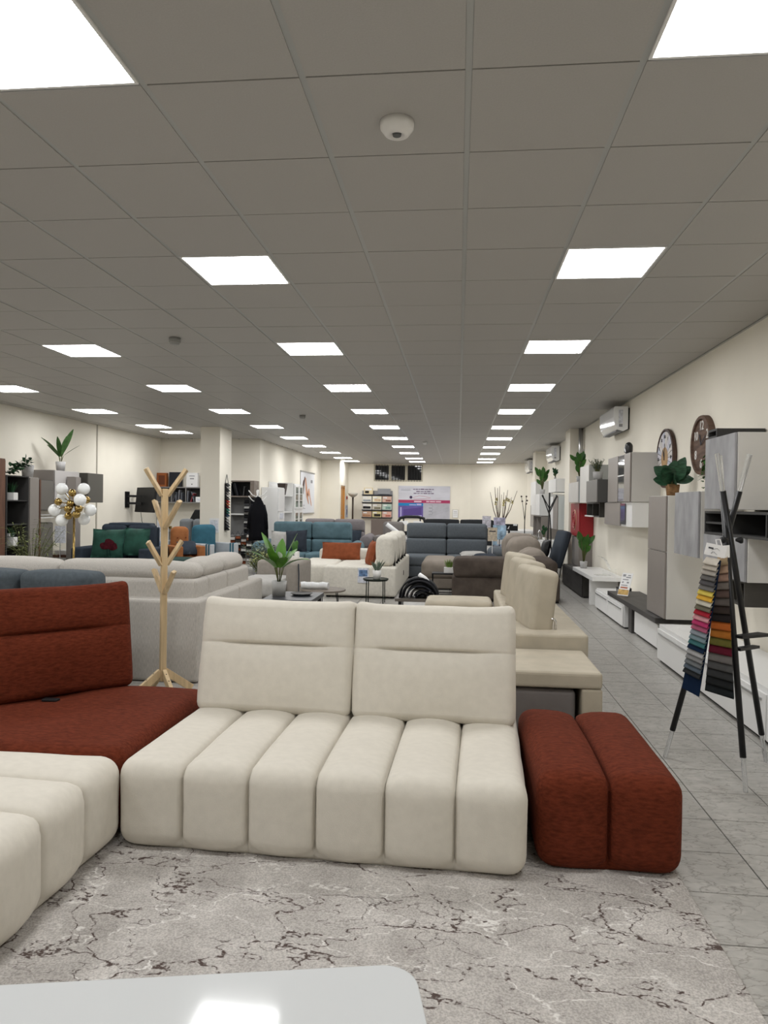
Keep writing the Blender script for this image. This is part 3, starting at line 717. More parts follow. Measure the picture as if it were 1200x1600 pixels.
# far units seen past the fire cabinet
unit('far_white_box', 'white wall box over the far glass door, behind the pale grey wall box', 'cabinet', (2.02, 2.415, 15.3, 16.5, 1.77, 2.05), WHITE, [(15.31, 16.49, 1.77, 2.05, WHITE)])
fg = unit('glass_door_cabinet', 'tall far wall cabinet with frosted door and taupe flank', 'cabinet', (2.05, 2.415, 15.2, 16.4, .98, 1.68), mat('frosted_white', (.62, .66, .66), .3), [(15.21, 15.9, .98, 1.68, TAUPE), (15.91, 16.39, .98, 1.68, WHITE)])
unit('far_white_cabinet', 'white wall cabinet behind the black branch coat stand, plant above', 'cabinet', (1.86, 2.415, 16.8, 18.7, 1.25, 1.75), WHITE, [(16.81, 17.74, 1.25, 1.75, WHITE), (17.76, 18.69, 1.25, 1.75, WHITE)])
open_box('far_taupe_shelf', 'taupe open shelf hung under the far white wall cabinet', (1.9, 2.415, 16.8, 18.5, .72, 1.24), TAUPE, TAUPE, (17.7,))
unit('end_white_cabinet', 'white wall cabinet farthest along the cabinet wall, before the end air conditioner', 'cabinet', (2.0, 2.415, 19.0, 20.3, 1.5, 2.12), WHITE, [(19.01, 20.29, 1.5, 2.12, WHITE)])
unit('end_taupe_cabinet', 'taupe box hung beneath the farthest white wall cabinet', 'cabinet', (2.0, 2.415, 19.0, 20.3, .9, 1.49), TAUPE, [(19.01, 20.29, .9, 1.49, TAUPE)])

# air conditioners
def aircon(label, y0, y1, z0, z1):
    t = thing('air_conditioner', label, 'air conditioner', (2.33, (y0+y1)/2, z0), 0, 'wall air conditioners')
    prof = [(2.405, z0+.03), (2.34, z0), (2.26, z0+.02), (2.215, z0+.09), (2.2, z0+.2), (2.2, z1-.03), (2.215, z1), (2.405, z1)]
    MB().prism(prof, y0, y1, 'xz').build('housing', GLOSSW, t, world=True, bevel=.006)
    MB().box(2.245, 2.34, y0+.06, y1-.06, z0-.004, z0+.012).build('air_flap', mat('flap_dark_grey', (.16, .16, .17), .5), t, world=True)  # flap strip in plain dark grey
    MB().box(2.405, 2.43, y0+.03, y1-.03, z0+.03, z1-.02).build('mounting_plate', BLACK, t, world=True)
    lb = MB().box(2.27, 2.33, y0-.004, y0-.001, z0+.11, z1-.05).build('energy_label', PAPER2, t, world=True)
    MB().box(2.275, 2.325, y0-.006, y0-.004, z0+.06, z0+.10).build('sticker', mat('grey_print', (.3, .3, .32), .6), t, world=True)
aircon('white wall air conditioner nearest the camera, above the wall cabinets', 10.6, 11.62, 2.56, 2.915)
aircon('white wall air conditioner in the middle, past the first pilaster', 17.6, 18.6, 2.56, 2.93)
aircon('white wall air conditioner farthest away, near the far corner', 23.3, 24.5, 2.56, 2.95)

# clocks on the wall (faces look into the room, -X)
def face_rot(): return (PI/2, 0, -PI/2)
k1 = thing('wall_clock', 'round wall clock with coloured plank face behind the potted calathea', 'clock', (2.43, 8.66, 2.04))
WD = mat('dark_walnut', (.075, .045, .035), .5, var=.3, scale=10)
MB().lathe([(.33, 0), (.345, -.02), (.345, -.05), (.325, -.055), (.32, -.04), (0.001, -.038)][::-1], (0, 0, 0), 40, axis='x').build('case', WD, k1)
for i in range(24):
    a0, a1 = 2*PI*i/24, 2*PI*(i+.86)/24
    c = [(.62, .60, .66), (.50, .52, .60), (.66, .62, .60), (.58, .56, .55)][i % 4]
    MB().prism([(.12*math.cos(a0), .12*math.sin(a0)), (.31*math.cos(a0), .31*math.sin(a0)), (.31*math.cos(a1), .31*math.sin(a1)), (.12*math.cos(a1), .12*math.sin(a1))], -.046, -.040, 'yz').build('face_plank', mat('clock_tint_%d' % (i % 4), c, .6), k1)
MB().lathe([(.13, -.048), (.13, -.04)], (0, 0, 0), 28, axis='x').build('centre_disc', mat('tan_board', (.42, .27, .14), .6, var=.2), k1)
for i, n_ in enumerate(['XII', 'I', 'II', 'III', 'IIII', 'V', 'VI', 'VII', 'VIII', 'IX', 'X', 'XI']):
    a = -PI*2*i/12; text(n_, .055, INK, k1, (-.049, -math.sin(-a)*.25, math.cos(a)*.25), (PI/2+0, 0, -PI/2), name='numeral')
MB().bar((-.052, 0, -.02), (-.052, .06, .10), .004, .012).build('hour_hand', INK, k1)
MB().bar((-.055, 0, -.02), (-.055, -.02, .17), .004, .008).build('minute_hand', INK, k1)
k2 = thing('wall_clock', 'round brown wooden wall clock with white numerals beside the concrete cabinet', 'clock', (2.43, 7.4, 2.09))
WB = mat('weathered_wood', (.12, .075, .055), .7, var=.35, scale=6, stretch=(1, 1, 5))
MB().lathe([(0.001, -.04), (.255, -.04), (.26, -.06), (.29, -.06), (.295, -.045), (.295, 0)], (0, 0, 0), 40, axis='x').build('case', WB, k2)
for i, n_ in enumerate(['12', '2', '4', '6', '8', '10']):
    a = 2*PI*i/6; text(n_, .13, mat('numeral_white', (.75, .73, .70), .6), k2, (-.043, -math.sin(a)*.19, math.cos(a)*.19), (PI/2, 0, -PI/2), ext=.003, name='numeral')
MB().bar((-.05, 0, 0), (-.05, .05, .11), .004, .014).build('hour_hand', INK, k2)
MB().bar((-.052, 0, 0), (-.052, -.13, .08), .004, .01).build('minute_hand', INK, k2)

# ------------------------------------------------------------------ plants
def pot(t, r, h, m, kind='round', nm='pot'):
    if kind == 'box': MB().box(-r*1.5, r*1.5, -r*.8, r*.8, 0, h).build(nm, m, t, bevel=.004)
    else: MB().lathe([(r*.82, 0), (r, h), (r*.9, h), (r*.88, h-.015), (0.001, h-.015)], (0, 0, 0), 18).build(nm, m, t, smooth=True).data.polygons
    MB().lathe([(r*.86, h-.02), (0.001, h-.005)], (0, 0, 0), 14).build('soil', mat('soil', (.03, .022, .016), .95), t)
def leafy(label, loc, pr, ph, pm, leaves, lm_, stems=True, kind='round', name='potted_plant', face=(0, 0, 1), group=None, rz=0):
    """leaves: (azimuth, elevation, start height, length, width, droop)"""
    t = thing(name, label, 'plant', loc, rz, group); pot(t, pr, ph, pm, kind)
    sb = MB()
    for az, el, z, ln, wd_, dr_ in leaves:
        a = math.radians(az); e = math.radians(el); d = Vector((math.cos(a)*math.cos(e), math.sin(a)*math.cos(e), math.sin(e)))
        base = Vector((0, 0, ph-.01)) + Vector((math.cos(a), math.sin(a), 0))*pr*.15; top = base+Vector((d.x*.35, d.y*.35, .94)).normalized()*z if z > 0 else base
        if z > 0: sb.tube([base, (base+top)/2+Vector((0, 0, .01)), top], .0045, 5)
        MB().leaf(top, d, ln, wd_, dr_, .2, up=face, n=6).build('leaf', lm_, t, smooth=True)
    if sb.v: sb.build('stem', STEM, t, smooth=True)
    return t
def bushy(label, loc, pr, ph, pm, n, h, spread, lw, ll, lm_, kind='round', up=.8, group=None, name='potted_plant', droop=.2, seed=1):
    """many small leaves along thin stems, joined as foliage"""
    rn = random.Random(seed); t = thing(name, label, 'plant', loc, 0, group); pot(t, pr, ph, pm, kind)
    L_ = MB(); S_ = MB()
    for i in range(n):
        a = rn.uniform(0, 2*PI); k = rn.uniform(.2, 1); q = rn.uniform(.6, 1)
        b = Vector((math.cos(a)*pr*.5*k, math.sin(a)*pr*.5*k, ph-.01)); e = b+Vector((math.cos(a)*spread*k, math.sin(a)*spread*k, h*q*(1-.25*k)))
        m_ = (b+e)/2+Vector((0, 0, h*.12)); S_.tube([b, m_, e], .003, 4)
        if ll <= 0: continue
        for j in range(max(3, int(h*q/ll*2.2))):
            u = .25+.75*j/max(1, int(h*q/ll*2.2)-1); p = b*(1-u)**2+m_*(2*u*(1-u))+e*u*u
            aa = rn.uniform(0, 2*PI); dd = Vector((math.cos(aa), math.sin(aa), rn.uniform(.1, up)))
            L_.leaf(p, dd, ll*rn.uniform(.7, 1.15), lw, droop, .2, n=3)
    if L_.v: tag(L_.build('foliage', lm_, t, smooth=True), kind='stuff')
    S_.build('stem', STEM, t)
    return t
def grassy(label, loc, pr, ph, pm, n, h, spread, w_, lm_, kind='box', seed=2, group=None, droop=.25):
    rn = random.Random(seed); t = thing('potted_grass', label, 'plant', loc, 0, group); pot(t, pr, ph, pm, kind); L_ = MB()
    for i in range(n):
        a = rn.uniform(0, 2*PI); k = rn.uniform(0, 1); s_ = 1.4 if kind == 'box' else 1
        L_.leaf((math.cos(a)*pr*.7*k*s_, math.sin(a)*pr*.6*k, ph-.01), (math.cos(a)*spread*k, math.sin(a)*spread*k, 1), h*rn.uniform(.6, 1), w_, droop*k, .15, n=4)
    tag(L_.build('foliage', lm_, t, smooth=True), kind='stuff'); return t

# calathea in a woven pot on the tall cabinet
CAL = mat('calathea_leaf', (.03, .085, .045), .4, var=.5, scale=18, stretch=(1, 1, 3))
cp = leafy('dark striped calathea in a woven brown pot on the tall cabinet', (2.2, 7.68, 1.586), .07, .12, mat('woven_fibre', (.22, .125, .06), .85, var=.4, scale=30, stretch=(1, 1, 4), bump=.5, bscale=60),
      [(-90, 78, .05, .21, .15, .05), (-55, 58, .05, .21, .14, .12), (-140, 55, .05, .20, .15, .15), (175, 48, .06, .21, .14, .2), (5, 48, .07, .20, .13, .2), (-35, 66, .09, .22, .12, .1), (60, 66, .07, .19, .13, .2), (120, 60, .06, .19, .13, .2), (-100, 28, .03, .17, .13, .3), (195, 22, .03, .20, .13, .25), (225, 34, .04, .20, .14, .2), (-20, 26, .04, .18, .12, .3)], CAL, face=(-.3, -1, .35))
# the trailing plant beside the concrete cabinet
tp = thing('trailing_plant', 'green trailing plant hanging down beside the largest concrete cabinet', 'plant', (2.27, 6.72, 1.611))
pot(tp, .06, .11, POTG); L_ = MB(); rn = random.Random(5)
for i in range(9):
    a = rn.uniform(PI*.7, PI*1.5); p = Vector((0, 0, .11)); q = Vector((math.cos(a)*.07, math.sin(a)*.09, .24)); en = q+Vector((rn.uniform(-.04, .01), rn.uniform(-.08, .02), rn.uniform(-.34, .12)))
    for j in range(12):
        u = j/11; c_ = p*(1-u)**2+q*(2*u*(1-u))*1.3+en*u*u
        L_.leaf(c_, (rn.uniform(-1, .3), rn.uniform(-1, 1), rn.uniform(-.3, .6)), .06, .032, .3, .2, n=3)
for i in range(8):
    for j in range(5): L_.leaf((rn.uniform(-.04, .04), rn.uniform(-.04, .04), .11+.04*j), (rn.uniform(-1, 1), rn.uniform(-1, 1), rn.uniform(.1, 1)), .07, .035, .2, .2, n=3)
tag(L_.build('foliage', LEAFM, tp, smooth=True), kind='stuff')
bushy('grey green herb in a white pot on the dark grey wall cube', (2.07, 11.0, 1.861), .075, .13, POTG, 22, .24, .14, .018, .045, LEAFB, seed=3)
def upright(label, loc, s=1, m=LEAFM, group=None, potm=POTG, seed=0):
    rn = random.Random(seed); lv = []
    for i in range(18):
        lv.append((i*97+rn.uniform(-20, 20), rn.uniform(50, 88), rn.uniform(.07, .32)*s, rn.uniform(.12, .18)*s, .066*s, .06))
    return leafy(label, loc, .055*s, .10*s, potm, lv, m, group=group, face=(-.35, -1, .25))
upright('upright broad-leaved plant on the pale grey wall box over fire cabinet', (2.16, 13.2, 1.906), 1.05, LEAFM, seed=1)
upright('broad-leaved plant in a cement pot on the white bench below fire cabinet', (2.08, 12.15, .446), 1.15, LEAFM, seed=2)
upright('broad-leaved plant on the far white wall cabinet', (2.02, 17.7, 1.751), 1.25, LEAFM, seed=3)
upright('small dark plant on the white box over the frosted cabinet', (2.1, 16.0, 2.051), .5, LEAFD, seed=4)

# acrylic price holders
ACR = mat('acrylic', (.92, .94, .94), .05, trans=.9, alpha=.5)
ah = thing('price_holder', 'slanted acrylic price card with orange foot on the dark bench top', 'price card', (2.12, 9.3, .352), 0)
cd_ = MB().box(-.075, .075, -.002, .002, 0, .30).build('card', PAPER, ah); cd_.rotation_euler = (.0, .0, 0)
k0 = .001
cm = MB()
for z, h_, x0, x1 in ((.25, .03, -.06, -.02), (.262, .012, .01, .05), (.235, .014, -.01, .055), (.205, .012, -.05, .03), (.165, .02, -.05, -.03), (.165, .02, .015, .045), (.13, .012, -.055, .035)): cm.box(x0, x1, -.0035, -.002, z, z+h_)
cm.build('printed_lines', mat('grey_print', (.3, .3, .32)), cd_)
MB().box(-.055, .045, -.0035, -.002, .095, .115).build('printed_price', mat('brick_print', (.45, .16, .10), .7), cd_)
MB().box(-.072, .072, -.0035, -.002, .012, .08).build('printed_photo', mat('ochre_print', (.55, .36, .13), .6, var=.4, scale=20), cd_)
MB().box(-.075, .075, 0, .07, 0, .004).build('holder_foot', ACR, ah)
ah.rotation_euler = (-.40, 0, -.8); ah.location = (2.06, 9.22, .358)
ar = thing('arched_holder', 'clear arched acrylic display holder on the white bench top', 'price card', (2.2, 11.0, .446))
ac = MB(); pts = [(.17*math.cos(a), .28*math.sin(a)) for a in [PI*i/10 for i in range(6)]]
for a_, b_ in zip(pts[:-1], pts[1:]): ac.bar((a_[0]-.1, 0, a_[1]), (b_[0]-.1, 0, b_[1]), .2, .004, up=(0, 0, 1))
ac.bar((.07, 0, .002), (-.15, 0, .002), .2, .004); ac.build('bent_sheet', ACR, ar)
bx = thing('black_box', 'small black device lying behind the price card on white unit', 'device', (2.24, 9.95, .293)); MB().box(-.08, .08, -.1, .1, 0, .09).build('body', BLACK, bx, bevel=.006); MB().box(-.083, -.08, -.05, .05, .02, .07).build('front_panel', STEEL, bx)
do = thing('black_ornament', 'black rounded ornament on top of the glass strip unit', 'ornament', (2.15, 9.42, 2.136))
MB().soft((0, 0, .075), (.09, .10, .15), .045, (.005, .005, .01), (3, 3, 3)).build('body', mat('black_glossy', (.02, .02, .022), .2), do, smooth=True); MB().tube([(-.046, -.03, .03), (-.05, 0, .09), (-.046, .03, .03)], .006, 6).build('rib', STEEL, do)

# ------------------------------------------------------------------ sofas farther in
def blk(x0, x1, y0, y1, z0, z1, r=.05, puff=(.004, .004, .012), n=(4, 4, 3), nfn=None):
    return MB().soft(((x0+x1)/2, (y0+y1)/2, (z0+z1)/2), (x1-x0, y1-y0, z1-z0), r, puff, n, nfn=nfn)
def wob(a=.006, f=6, s=0):
    return lambda q, nn: q+nn*(a*noise.noise(Vector((q.x*f+s, q.y*f, q.z*f))))
def P(t, name, m, *a, **k):
    return blk(*a, **k).build(name, m, t, world=True, smooth=True)
def cushion(label, loc, w, h, d, m, rot=(0, 0, 0), group=None, name='cushion', seed=0):
    """a loose throw cushion: pillow shape with pinched corners"""
    mb = MB(); n = 10; vs = []; fs = []
    for sd in (1, -1):
        for i in range(n+1):
            for j in range(n+1):
                u = -1+2*i/n; v = -1+2*j/n
                b = (max(0, (1-u**4))*max(0, (1-v**4)))**.55
                sx = 1-.07*(1-abs(v)**2)*abs(u)**2*0-.06*(1-v*v); sz = 1-.06*(1-u*u)
                vs.append((u*w/2*(1-.05*(1-v*v)), sd*d/2*b+.006*noise.noise(Vector((u*2+seed, v*2, sd))), v*h/2*(1-.05*(1-u*u))))
    k = (n+1)**2
    for sd in (0, 1):
        for i in range(n):
            for j in range(n):
                f = (sd*k+i*(n+1)+j, sd*k+(i+1)*(n+1)+j, sd*k+(i+1)*(n+1)+j+1, sd*k+i*(n+1)+j+1)
                fs.append(f if sd else f[::-1])
    ring = [i*(n+1) for i in range(n+1)]+[n*(n+1)+j for j in range(1, n+1)]+[i*(n+1)+n for i in range(n-1, -1, -1)]+[j for j in range(n-1, 0, -1)]
    for a_, b_ in zip(ring, ring[1:]+ring[:1]): fs.append((a_, b_, b_+k, a_+k))
    mb.add(vs, fs); o = mb.build(name, m, smooth=True); o.location = loc; o.rotation_euler = rot
    return tag(o, label, 'cushion', group)

# light grey corner sofa seen from behind
g = thing('corner_sofa', 'light grey corner sofa seen from behind, with low padded headrests', 'sofa', (-3.6, 6.4, 0))
P(g, 'back_panel', LGREY, -5.3, -2.05, 5.53, 5.84, .006, .665, r=.03, puff=(0, 0, .004))
P(g, 'side_panel', LGREY, -2.27, -2.05, 5.845, 6.62, .03, .665, r=.03, puff=(0, 0, .004))
P(g, 'side_panel', LGREY, -2.27, -2.05, 6.625, 7.42, .03, .665, r=.03, puff=(0, 0, .004))
P(g, 'backrest', LGREY, -5.25, -2.13, 5.68, 6.0, .5, .815, r=.035, puff=(0, 0, .006))
P(g, 'backrest', LGREY, -2.44, -2.13, 6.005, 6.50, .5, .815, r=.035, puff=(0, 0, .006))
P(g, 'backrest', LGREY, -2.44, -2.13, 6.505, 7.18, .5, .815, r=.035, puff=(0, 0, .006))
def headr(q, nn):
    return q+nn*(.012*noise.noise(Vector((q.x*2.5, q.y*2.5, q.z*5))))
for x0, x1 in ((-5.2, -4.30), (-4.28, -3.38)): P(g, 'headrest', LGREY, x0, x1, 5.73, 5.98, .79, .945, r=.075, puff=(.02, .01, .02), nfn=headr, n=(10, 4, 3))
P(g, 'headrest', LGREY, -3.36, -2.16, 5.73, 5.98, .79, .945, r=.075, puff=(.02, .01, .02), nfn=headr, n=(12, 4, 3))
P(g, 'headrest', LGREY, -2.42, -2.16, 5.99, 6.50, .79, .945, r=.075, puff=(.01, .02, .02), nfn=headr, n=(4, 8, 3))
P(g, 'headrest', LGREY, -2.42, -2.16, 6.51, 7.10, .79, .945, r=.075, puff=(.01, .02, .02), nfn=headr, n=(4, 8, 3))
P(g, 'seat', LGREY, -5.2, -2.28, 5.86, 6.75, .12, .44, r=.06)
P(g, 'seat', LGREY, -3.1, -2.28, 6.76, 7.4, .12, .44, r=.06)
for x in (-5.1, -3.6, -2.15): MB().box(x-.02, x+.02, 5.66, 5.72, 0, .04).build('foot', BLACK, g, world=True)

# slate blue sofa behind the rust corner
b = thing('blue_sofa', 'slate blue sofa with puffy headrests behind the rust corner module', 'sofa', (-3.1, 4.6, 0))
P(b, 'frame', SLATE, -4.6, -2.325, 4.66, 4.86, .05, .865, r=.03, puff=(0, 0, 0))
MB().tube([(-4.6, 4.67, .867), (-2.35, 4.67, .867), (-2.327, 4.67, .845), (-2.327, 4.67, .1)], .006, 6).build('piping', NAVY, b, world=True)
for x0, x1 in ((-4.0, -3.44), (-3.42, -2.885), (-2.865, -2.36)): P(b, 'headrest', SLATE, x0, x1, 4.42, 4.655, .72, .98, r=.05, puff=(.008, .03, .012), nfn=wob(.008, 4), n=(8, 4, 4))
for x0, x1 in ((-4.5, -3.5), (-3.48, -2.5)): P(b, 'seat', SLATE, x0, x1, 4.08, 4.64, .1, .42, r=.06)
for x in (-4.4, -2.40): MB().box(x-.02, x+.02, 4.7, 4.76, 0, .055).build('foot', BLACK, b, world=True)

# beige sofa side-on at the right
e = thing('beige_sofa', 'beige leatherette sofa seen side-on with three tall tufted back cushions', 'sofa', (.35, 6.0, 0))
def bev(name, m, *a, bv=.022): return MB().box(*a).build(name, m, e, world=True, bevel=bv, seg=3)
bev('arm', BEIGEF, -.35, .86, 4.30, 4.98, .385, .485)
bev('arm_leg', BEIGEF, .74, .86, 4.301, 4.97, .03, .384, bv=.012)
P(e, 'pull_out_seat', STONEF, -.3, .71, 4.33, 4.95, .04, .37, r=.03, puff=(0, .004, .008))
bev('back_platform', BEIGEF, .38, .90, 5.0, 7.55, .03, .585)
P(e, 'seat', BEIGEF, -.30, .37, 5.0, 7.35, .10, .43, r=.06)
P(e, 'far_arm', BEIGEF, -.33, .37, 7.37, 7.9, .08, .47, r=.05)
def tuft(q, nn):
    if nn.x < -.2:
        q = q+Vector((.012*math.exp(-(q.y/.02)**2), 0, 0))
    return q+nn*(.005*noise.noise(q*5))
for k, y0 in enumerate((5.1, 5.86, 6.62)):
    o = MB().soft((0, 0, 0), (.165, .62, .45), .04, (.014, .004, .008), (4, 12, 10), nfn=tuft).build('back_cushion', BEIGEF, e, smooth=True)
    o.location = Vector((.575, y0+.367, .775))-e.location; o.rotation_euler = (0, .12, .15)
    MB().tube([(.62, y0+.2, .58), (.66, y0+.2, .60), (.72, y0+.2, .60), (.735, y0+.2, .63), (.735, y0+.2, .66)] if False else [(.70, y0+.08, .585), (.70, y0+.08, .64), (.685, y0+.08, .66), (.65, y0+.08, .66)], .009, 8).build('cushion_bracket', CHROME, e, world=True, smooth=True)
for y in (5.2, 7.3): MB().box(.4, .46, y, y+.06, 0, .03).build('foot', BLACK, e, world=True)

# dark table with spathiphyllum, round table, roll
t = thing('dark_side_table', 'square charcoal side table carrying the big leafy plant', 'table', (-1.77, 7.66, 0))
MB().box(-2.03, -1.5, 7.28, 8.0, .405, .45).build('tabletop', mat('charcoal_top', (.04, .043, .05), .35), t, world=True, bevel=.003)
for x in (-1.99, -1.54):
    for y in (7.33, 7.95): MB().box(x-.02, x+.02, y-.02, y+.02, 0, .405).build('leg', BLKMET, t, world=True)
lv = []
for az, el, ln, w_, dr_ in ((165, 66, .52, .15, .12), (-150, 72, .46, .14, .12), (15, 68, .50, .11, .05), (50, 56, .34, .12, .3), (-10, 44, .40, .13, .55), (200, 50, .40, .14, .4), (-60, 55, .28, .12, .5), (-110, 62, .34, .13, .3), (90, 74, .40, .12, .15), (235, 48, .32, .13, .5)):
    lv.append((az, el, .16, ln*.8, w_, dr_))
sp = leafy('big leafy plant with a white bloom in a ribbed grey pot on the charcoal table', (-1.92, 7.6, .451), .085, .16, mat('ribbed_glass', (.38, .38, .37), .35, bump=.6, bscale=60, stretch=(1, 1, .1)), lv, mat('bright_leaf', (.085, .22, .025), .4, var=.35, scale=7))
MB().tube([(0, 0, .14), (.01, -.02, .3), (.02, -.04, .41)], .004, 5).leaf((.02, -.04, .40), (-.1, -.4, 1), .09, .06, .1, .5, n=5, m=1).build('bloom', [STEM, PAPER], sp, smooth=True)
ty = thing('oval_tray', 'dark oval tray lying on the charcoal table beside the plant pot', 'tray', (-1.69, 7.7, .451))
MB().lathe([(.001, 0), (.09, 0), (.12, .022), (.113, .022), (.085, .006), (.001, .006)], (0, 0, 0), 24).build('dish', mat('slate_dish', (.05, .055, .065), .25), ty, smooth=True)
MB().lathe([(.1195, .020), (.123, .022), (.1195, .025), (.116, .022)], (0, 0, 0), 24).build('rim', CHAR, ty, smooth=True)
t = thing('round_coffee_table', 'round taupe coffee table with thin black hairpin legs', 'table', (-1.62, 8.6, 0))
MB().lathe([(.001, .395), (.27, .395), (.275, .405), (.27, .415), (.001, .415)], (0, 0, 0), 32).build('tabletop', mat('taupe_wood', (.16, .135, .11), .5, var=.2), t)
for a in (30, 150, 270):
    c, s_ = math.cos(math.radians(a)), math.sin(math.radians(a))
    MB().tube([(c*.17-s_*.03, s_*.17+c*.03, .395), (c*.22, s_*.22, .006), (c*.17+s_*.03, s_*.17-c*.03, .395)], .006, 6).build('leg', BLKMET, t, smooth=True)
t = thing('wrapped_roll', 'white plastic-wrapped roll lying on the round coffee table', 'roll', (-1.72, 8.55, .416))
rl = MB(); rn = random.Random(3)
for i in range(1): rl.tube([(-.17+.34*j/9, .01*math.sin(j), .045+.002*math.sin(j*2)) for j in range(10)], [.043+rn.uniform(-.004, .003) for j in range(10)], 14)
rl.build('film', mat('glossy_film', (.72, .73, .74), .15, bump=.8, bscale=40), t)
MB().tube([(-.176, 0, .045), (-.165, 0, .045)], .02, 10).build('core', mat('cardboard', (.3, .2, .12)), t)
ARMT = mat('greige_fabric', (.29, .265, .235), .9, var=.06, scale=20)
t = thing('grey_armchair', 'taupe grey armchair side with rounded top between the tables', 'armchair', (-2.4, 9.7, 0))
P(t, 'side_panel', ARMT, -2.30, -2.12, 9.45, 10.3, .06, .66, r=.05)
P(t, 'backrest', MAUVE, -2.42, -2.31, 9.47, 10.28, .1, .74, r=.05) if False else P(t, 'far_arm', ARMT, -2.9, -2.31, 10.15, 10.32, .06, .62, r=.05)
P(t, 'seat', LCUSH, -2.95, -2.31, 9.3, 10.13, .20, .42, r=.07, nfn=wob(.015, 5))
MB().tube([(-2.125, 9.46, .64), (-2.115, 9.445, .5), (-2.115, 9.445, .1)], .008, 6).build('piping', DARKC, t, world=True)
for x in (-2.85, -2.2): MB().box(x, x+.05, 9.5, 9.55, 0, .2 if x < -2.5 else .07).build('foot', BLACK, t, world=True)

# off-white corner sofa with rust cushions
w = thing('white_sofa', 'off-white corner sofa with tall movable back cushions and a chaise', 'sofa', (-1.6, 12.3, 0))
P(w, 'near_arm', OFFW, -2.08, -.94, 10.98, 11.32, .03, .485, r=.035, puff=(0, .004, .004))
P(w, 'side_panel', OFFW, -1.2, -.945, 11.325, 14.1, .03, .485, r=.035, puff=(0, 0, .004))
P(w, 'seat', OFFW, -2.1, -1.21, 11.33, 13.4, .08, .42, r=.06)
P(w, 'chaise', OFFW, -2.78, -2.11, 11.9, 13.4, .03, .43, r=.07)
P(w, 'low_back', OFFW, -2.62, -1.21, 13.42, 13.75, .05, .60, r=.06)
for y0 in (11.15, 12.0, 12.85):
    P(w, 'back_cushion', OFFW, -1.27, -1.0, y0, y0+.78, .49, .955, r=.075, puff=(.03, .02, .015), nfn=wob(.01, 5), n=(4, 8, 6))
    for q in (.12, .62): MB().bar((-.99, y0+q, .45), (-1.0, y0+q, .72), .035, .012).build('cushion_bracket', BLACK, w, world=True)
lf = MB().box(-1.53, -1.36, 10.966, 10.972, .24, .47).build('leaflet', PAPER2, w, world=True)
MB().box(-1.51, -1.38, 10.962, 10.966, .34, .44).build('printed_photo', mat('blue_print', (.12, .2, .35), .6, var=.6, scale=18), lf, world=True)
MB().box(-.944, -.938, 12.55, 12.6, .22, .30).build('side_tag', BLACK, w, world=True)
for x, y in ((-2.0, 11.05), (-1.0, 11.1), (-1.0, 14.0)): MB().box(x-.03, x+.03, y-.03, y+.03, 0, .03).build('foot', BLACK, w, world=True)
cushion('rust rectangular cushion lying flat on the off-white corner sofa', (-2.15, 13.16, .575), .74, .36, .15, RUSTC, (-.45, 0, .03), seed=1)
cushion('rust cushion tucked behind the nearest tall back cushion of the off-white sofa', (-1.45, 12.1, .62), .46, .44, .14, RUSTC, (-.25, .0, -1.25), seed=2)

# small round table and plant in front of it
def round_table(name, label, loc, r, h, m):
    t = thing(name, label, 'table', loc); MB().lathe([(.001, h-.012), (r-.004, h-.012), (r, h+.008), (r-.008, h+.008), (r-.012, h), (.001, h)], (0, 0, 0), 30).build('tabletop', m, t)
    for a in (45, 135, 225, 315):
        c, s_ = math.cos(math.radians(a)), math.sin(math.radians(a)); MB().tube([(c*r*.9, s_*r*.9, h-.01), (c*r*.92, s_*r*.92, 0)], .008, 6).build('leg', m, t)
    MB().tube([(r*.9*math.cos(i*PI/12), r*.9*math.sin(i*PI/12), h-.018) for i in range(25)], .006, 6, cap=False).build('ring', m, t)
    return t
DG = mat('dark_green_metal', (.016, .024, .018), .35, metal=.4)
round_table('round_side_table', 'round black green metal side table before the off-white sofa', (-1.19, 10.45, 0), .19, .36, DG)
grassy('spiky succulent in a white pot on the round metal side table', (-1.17, 10.42, .362), .065, .13, POTW, 26, .20, .8, .03, LEAFB, kind='round', seed=4, droop=.1)
t = thing('white_side_table', 'small white side table holding a potted cactus by the teal sofa', 'table', (-2.97, 12.72, 0))
MB().prism(rounded_poly(.34, .36, .04), .44, .462, 'xy').build('tabletop', mat('cream_top', (.72, .68, .6), .4), t); MB().lathe([(.14, 0), (.14, .012), (.02, .02), (.018, .44)], (0, 0, 0), 20).build('stem', WHITE, t)
t = thing('potted_cactus', 'green cactus in a square white pot on the small white side table', 'plant', (-2.93, 12.72, .463))
MB().box(-.075, .075, -.075, .075, 0, .12).build('pot', POTW, t, bevel=.01)
cb = MB().ball((0, 0, .20), .055, 12, sz=1.9).ball((.035, 0, .27), .03, 10, sz=1.7).ball((-.03, .01, .26), .026, 10, sz=1.6); cb.build('cactus_body', LEAFM, t, smooth=True)
MB().ball((.0, -.078, .06), .013, 8).build('pot_mark', BLACK, t)

# bamboo-like floor plant
bushy('tall yellow-green bamboo plant standing behind the light grey corner sofa', (-2.95, 10.85, 0), .13, .16, mat('dark_pot', (.04, .04, .04), .6), 60, .66, .24, .026, .10, mat('bamboo_leaf', (.19, .21, .07), .6, var=.4, scale=12), seed=8, name='potted_bamboo')
bushy('blue green bushy plant beside the arm of the teal sofa', (-3.62, 12.9, 0), .14, .3, mat('grey_pot2', (.25, .25, .25), .7), 46, .50, .28, .035, .09, LEAFB, seed=9)

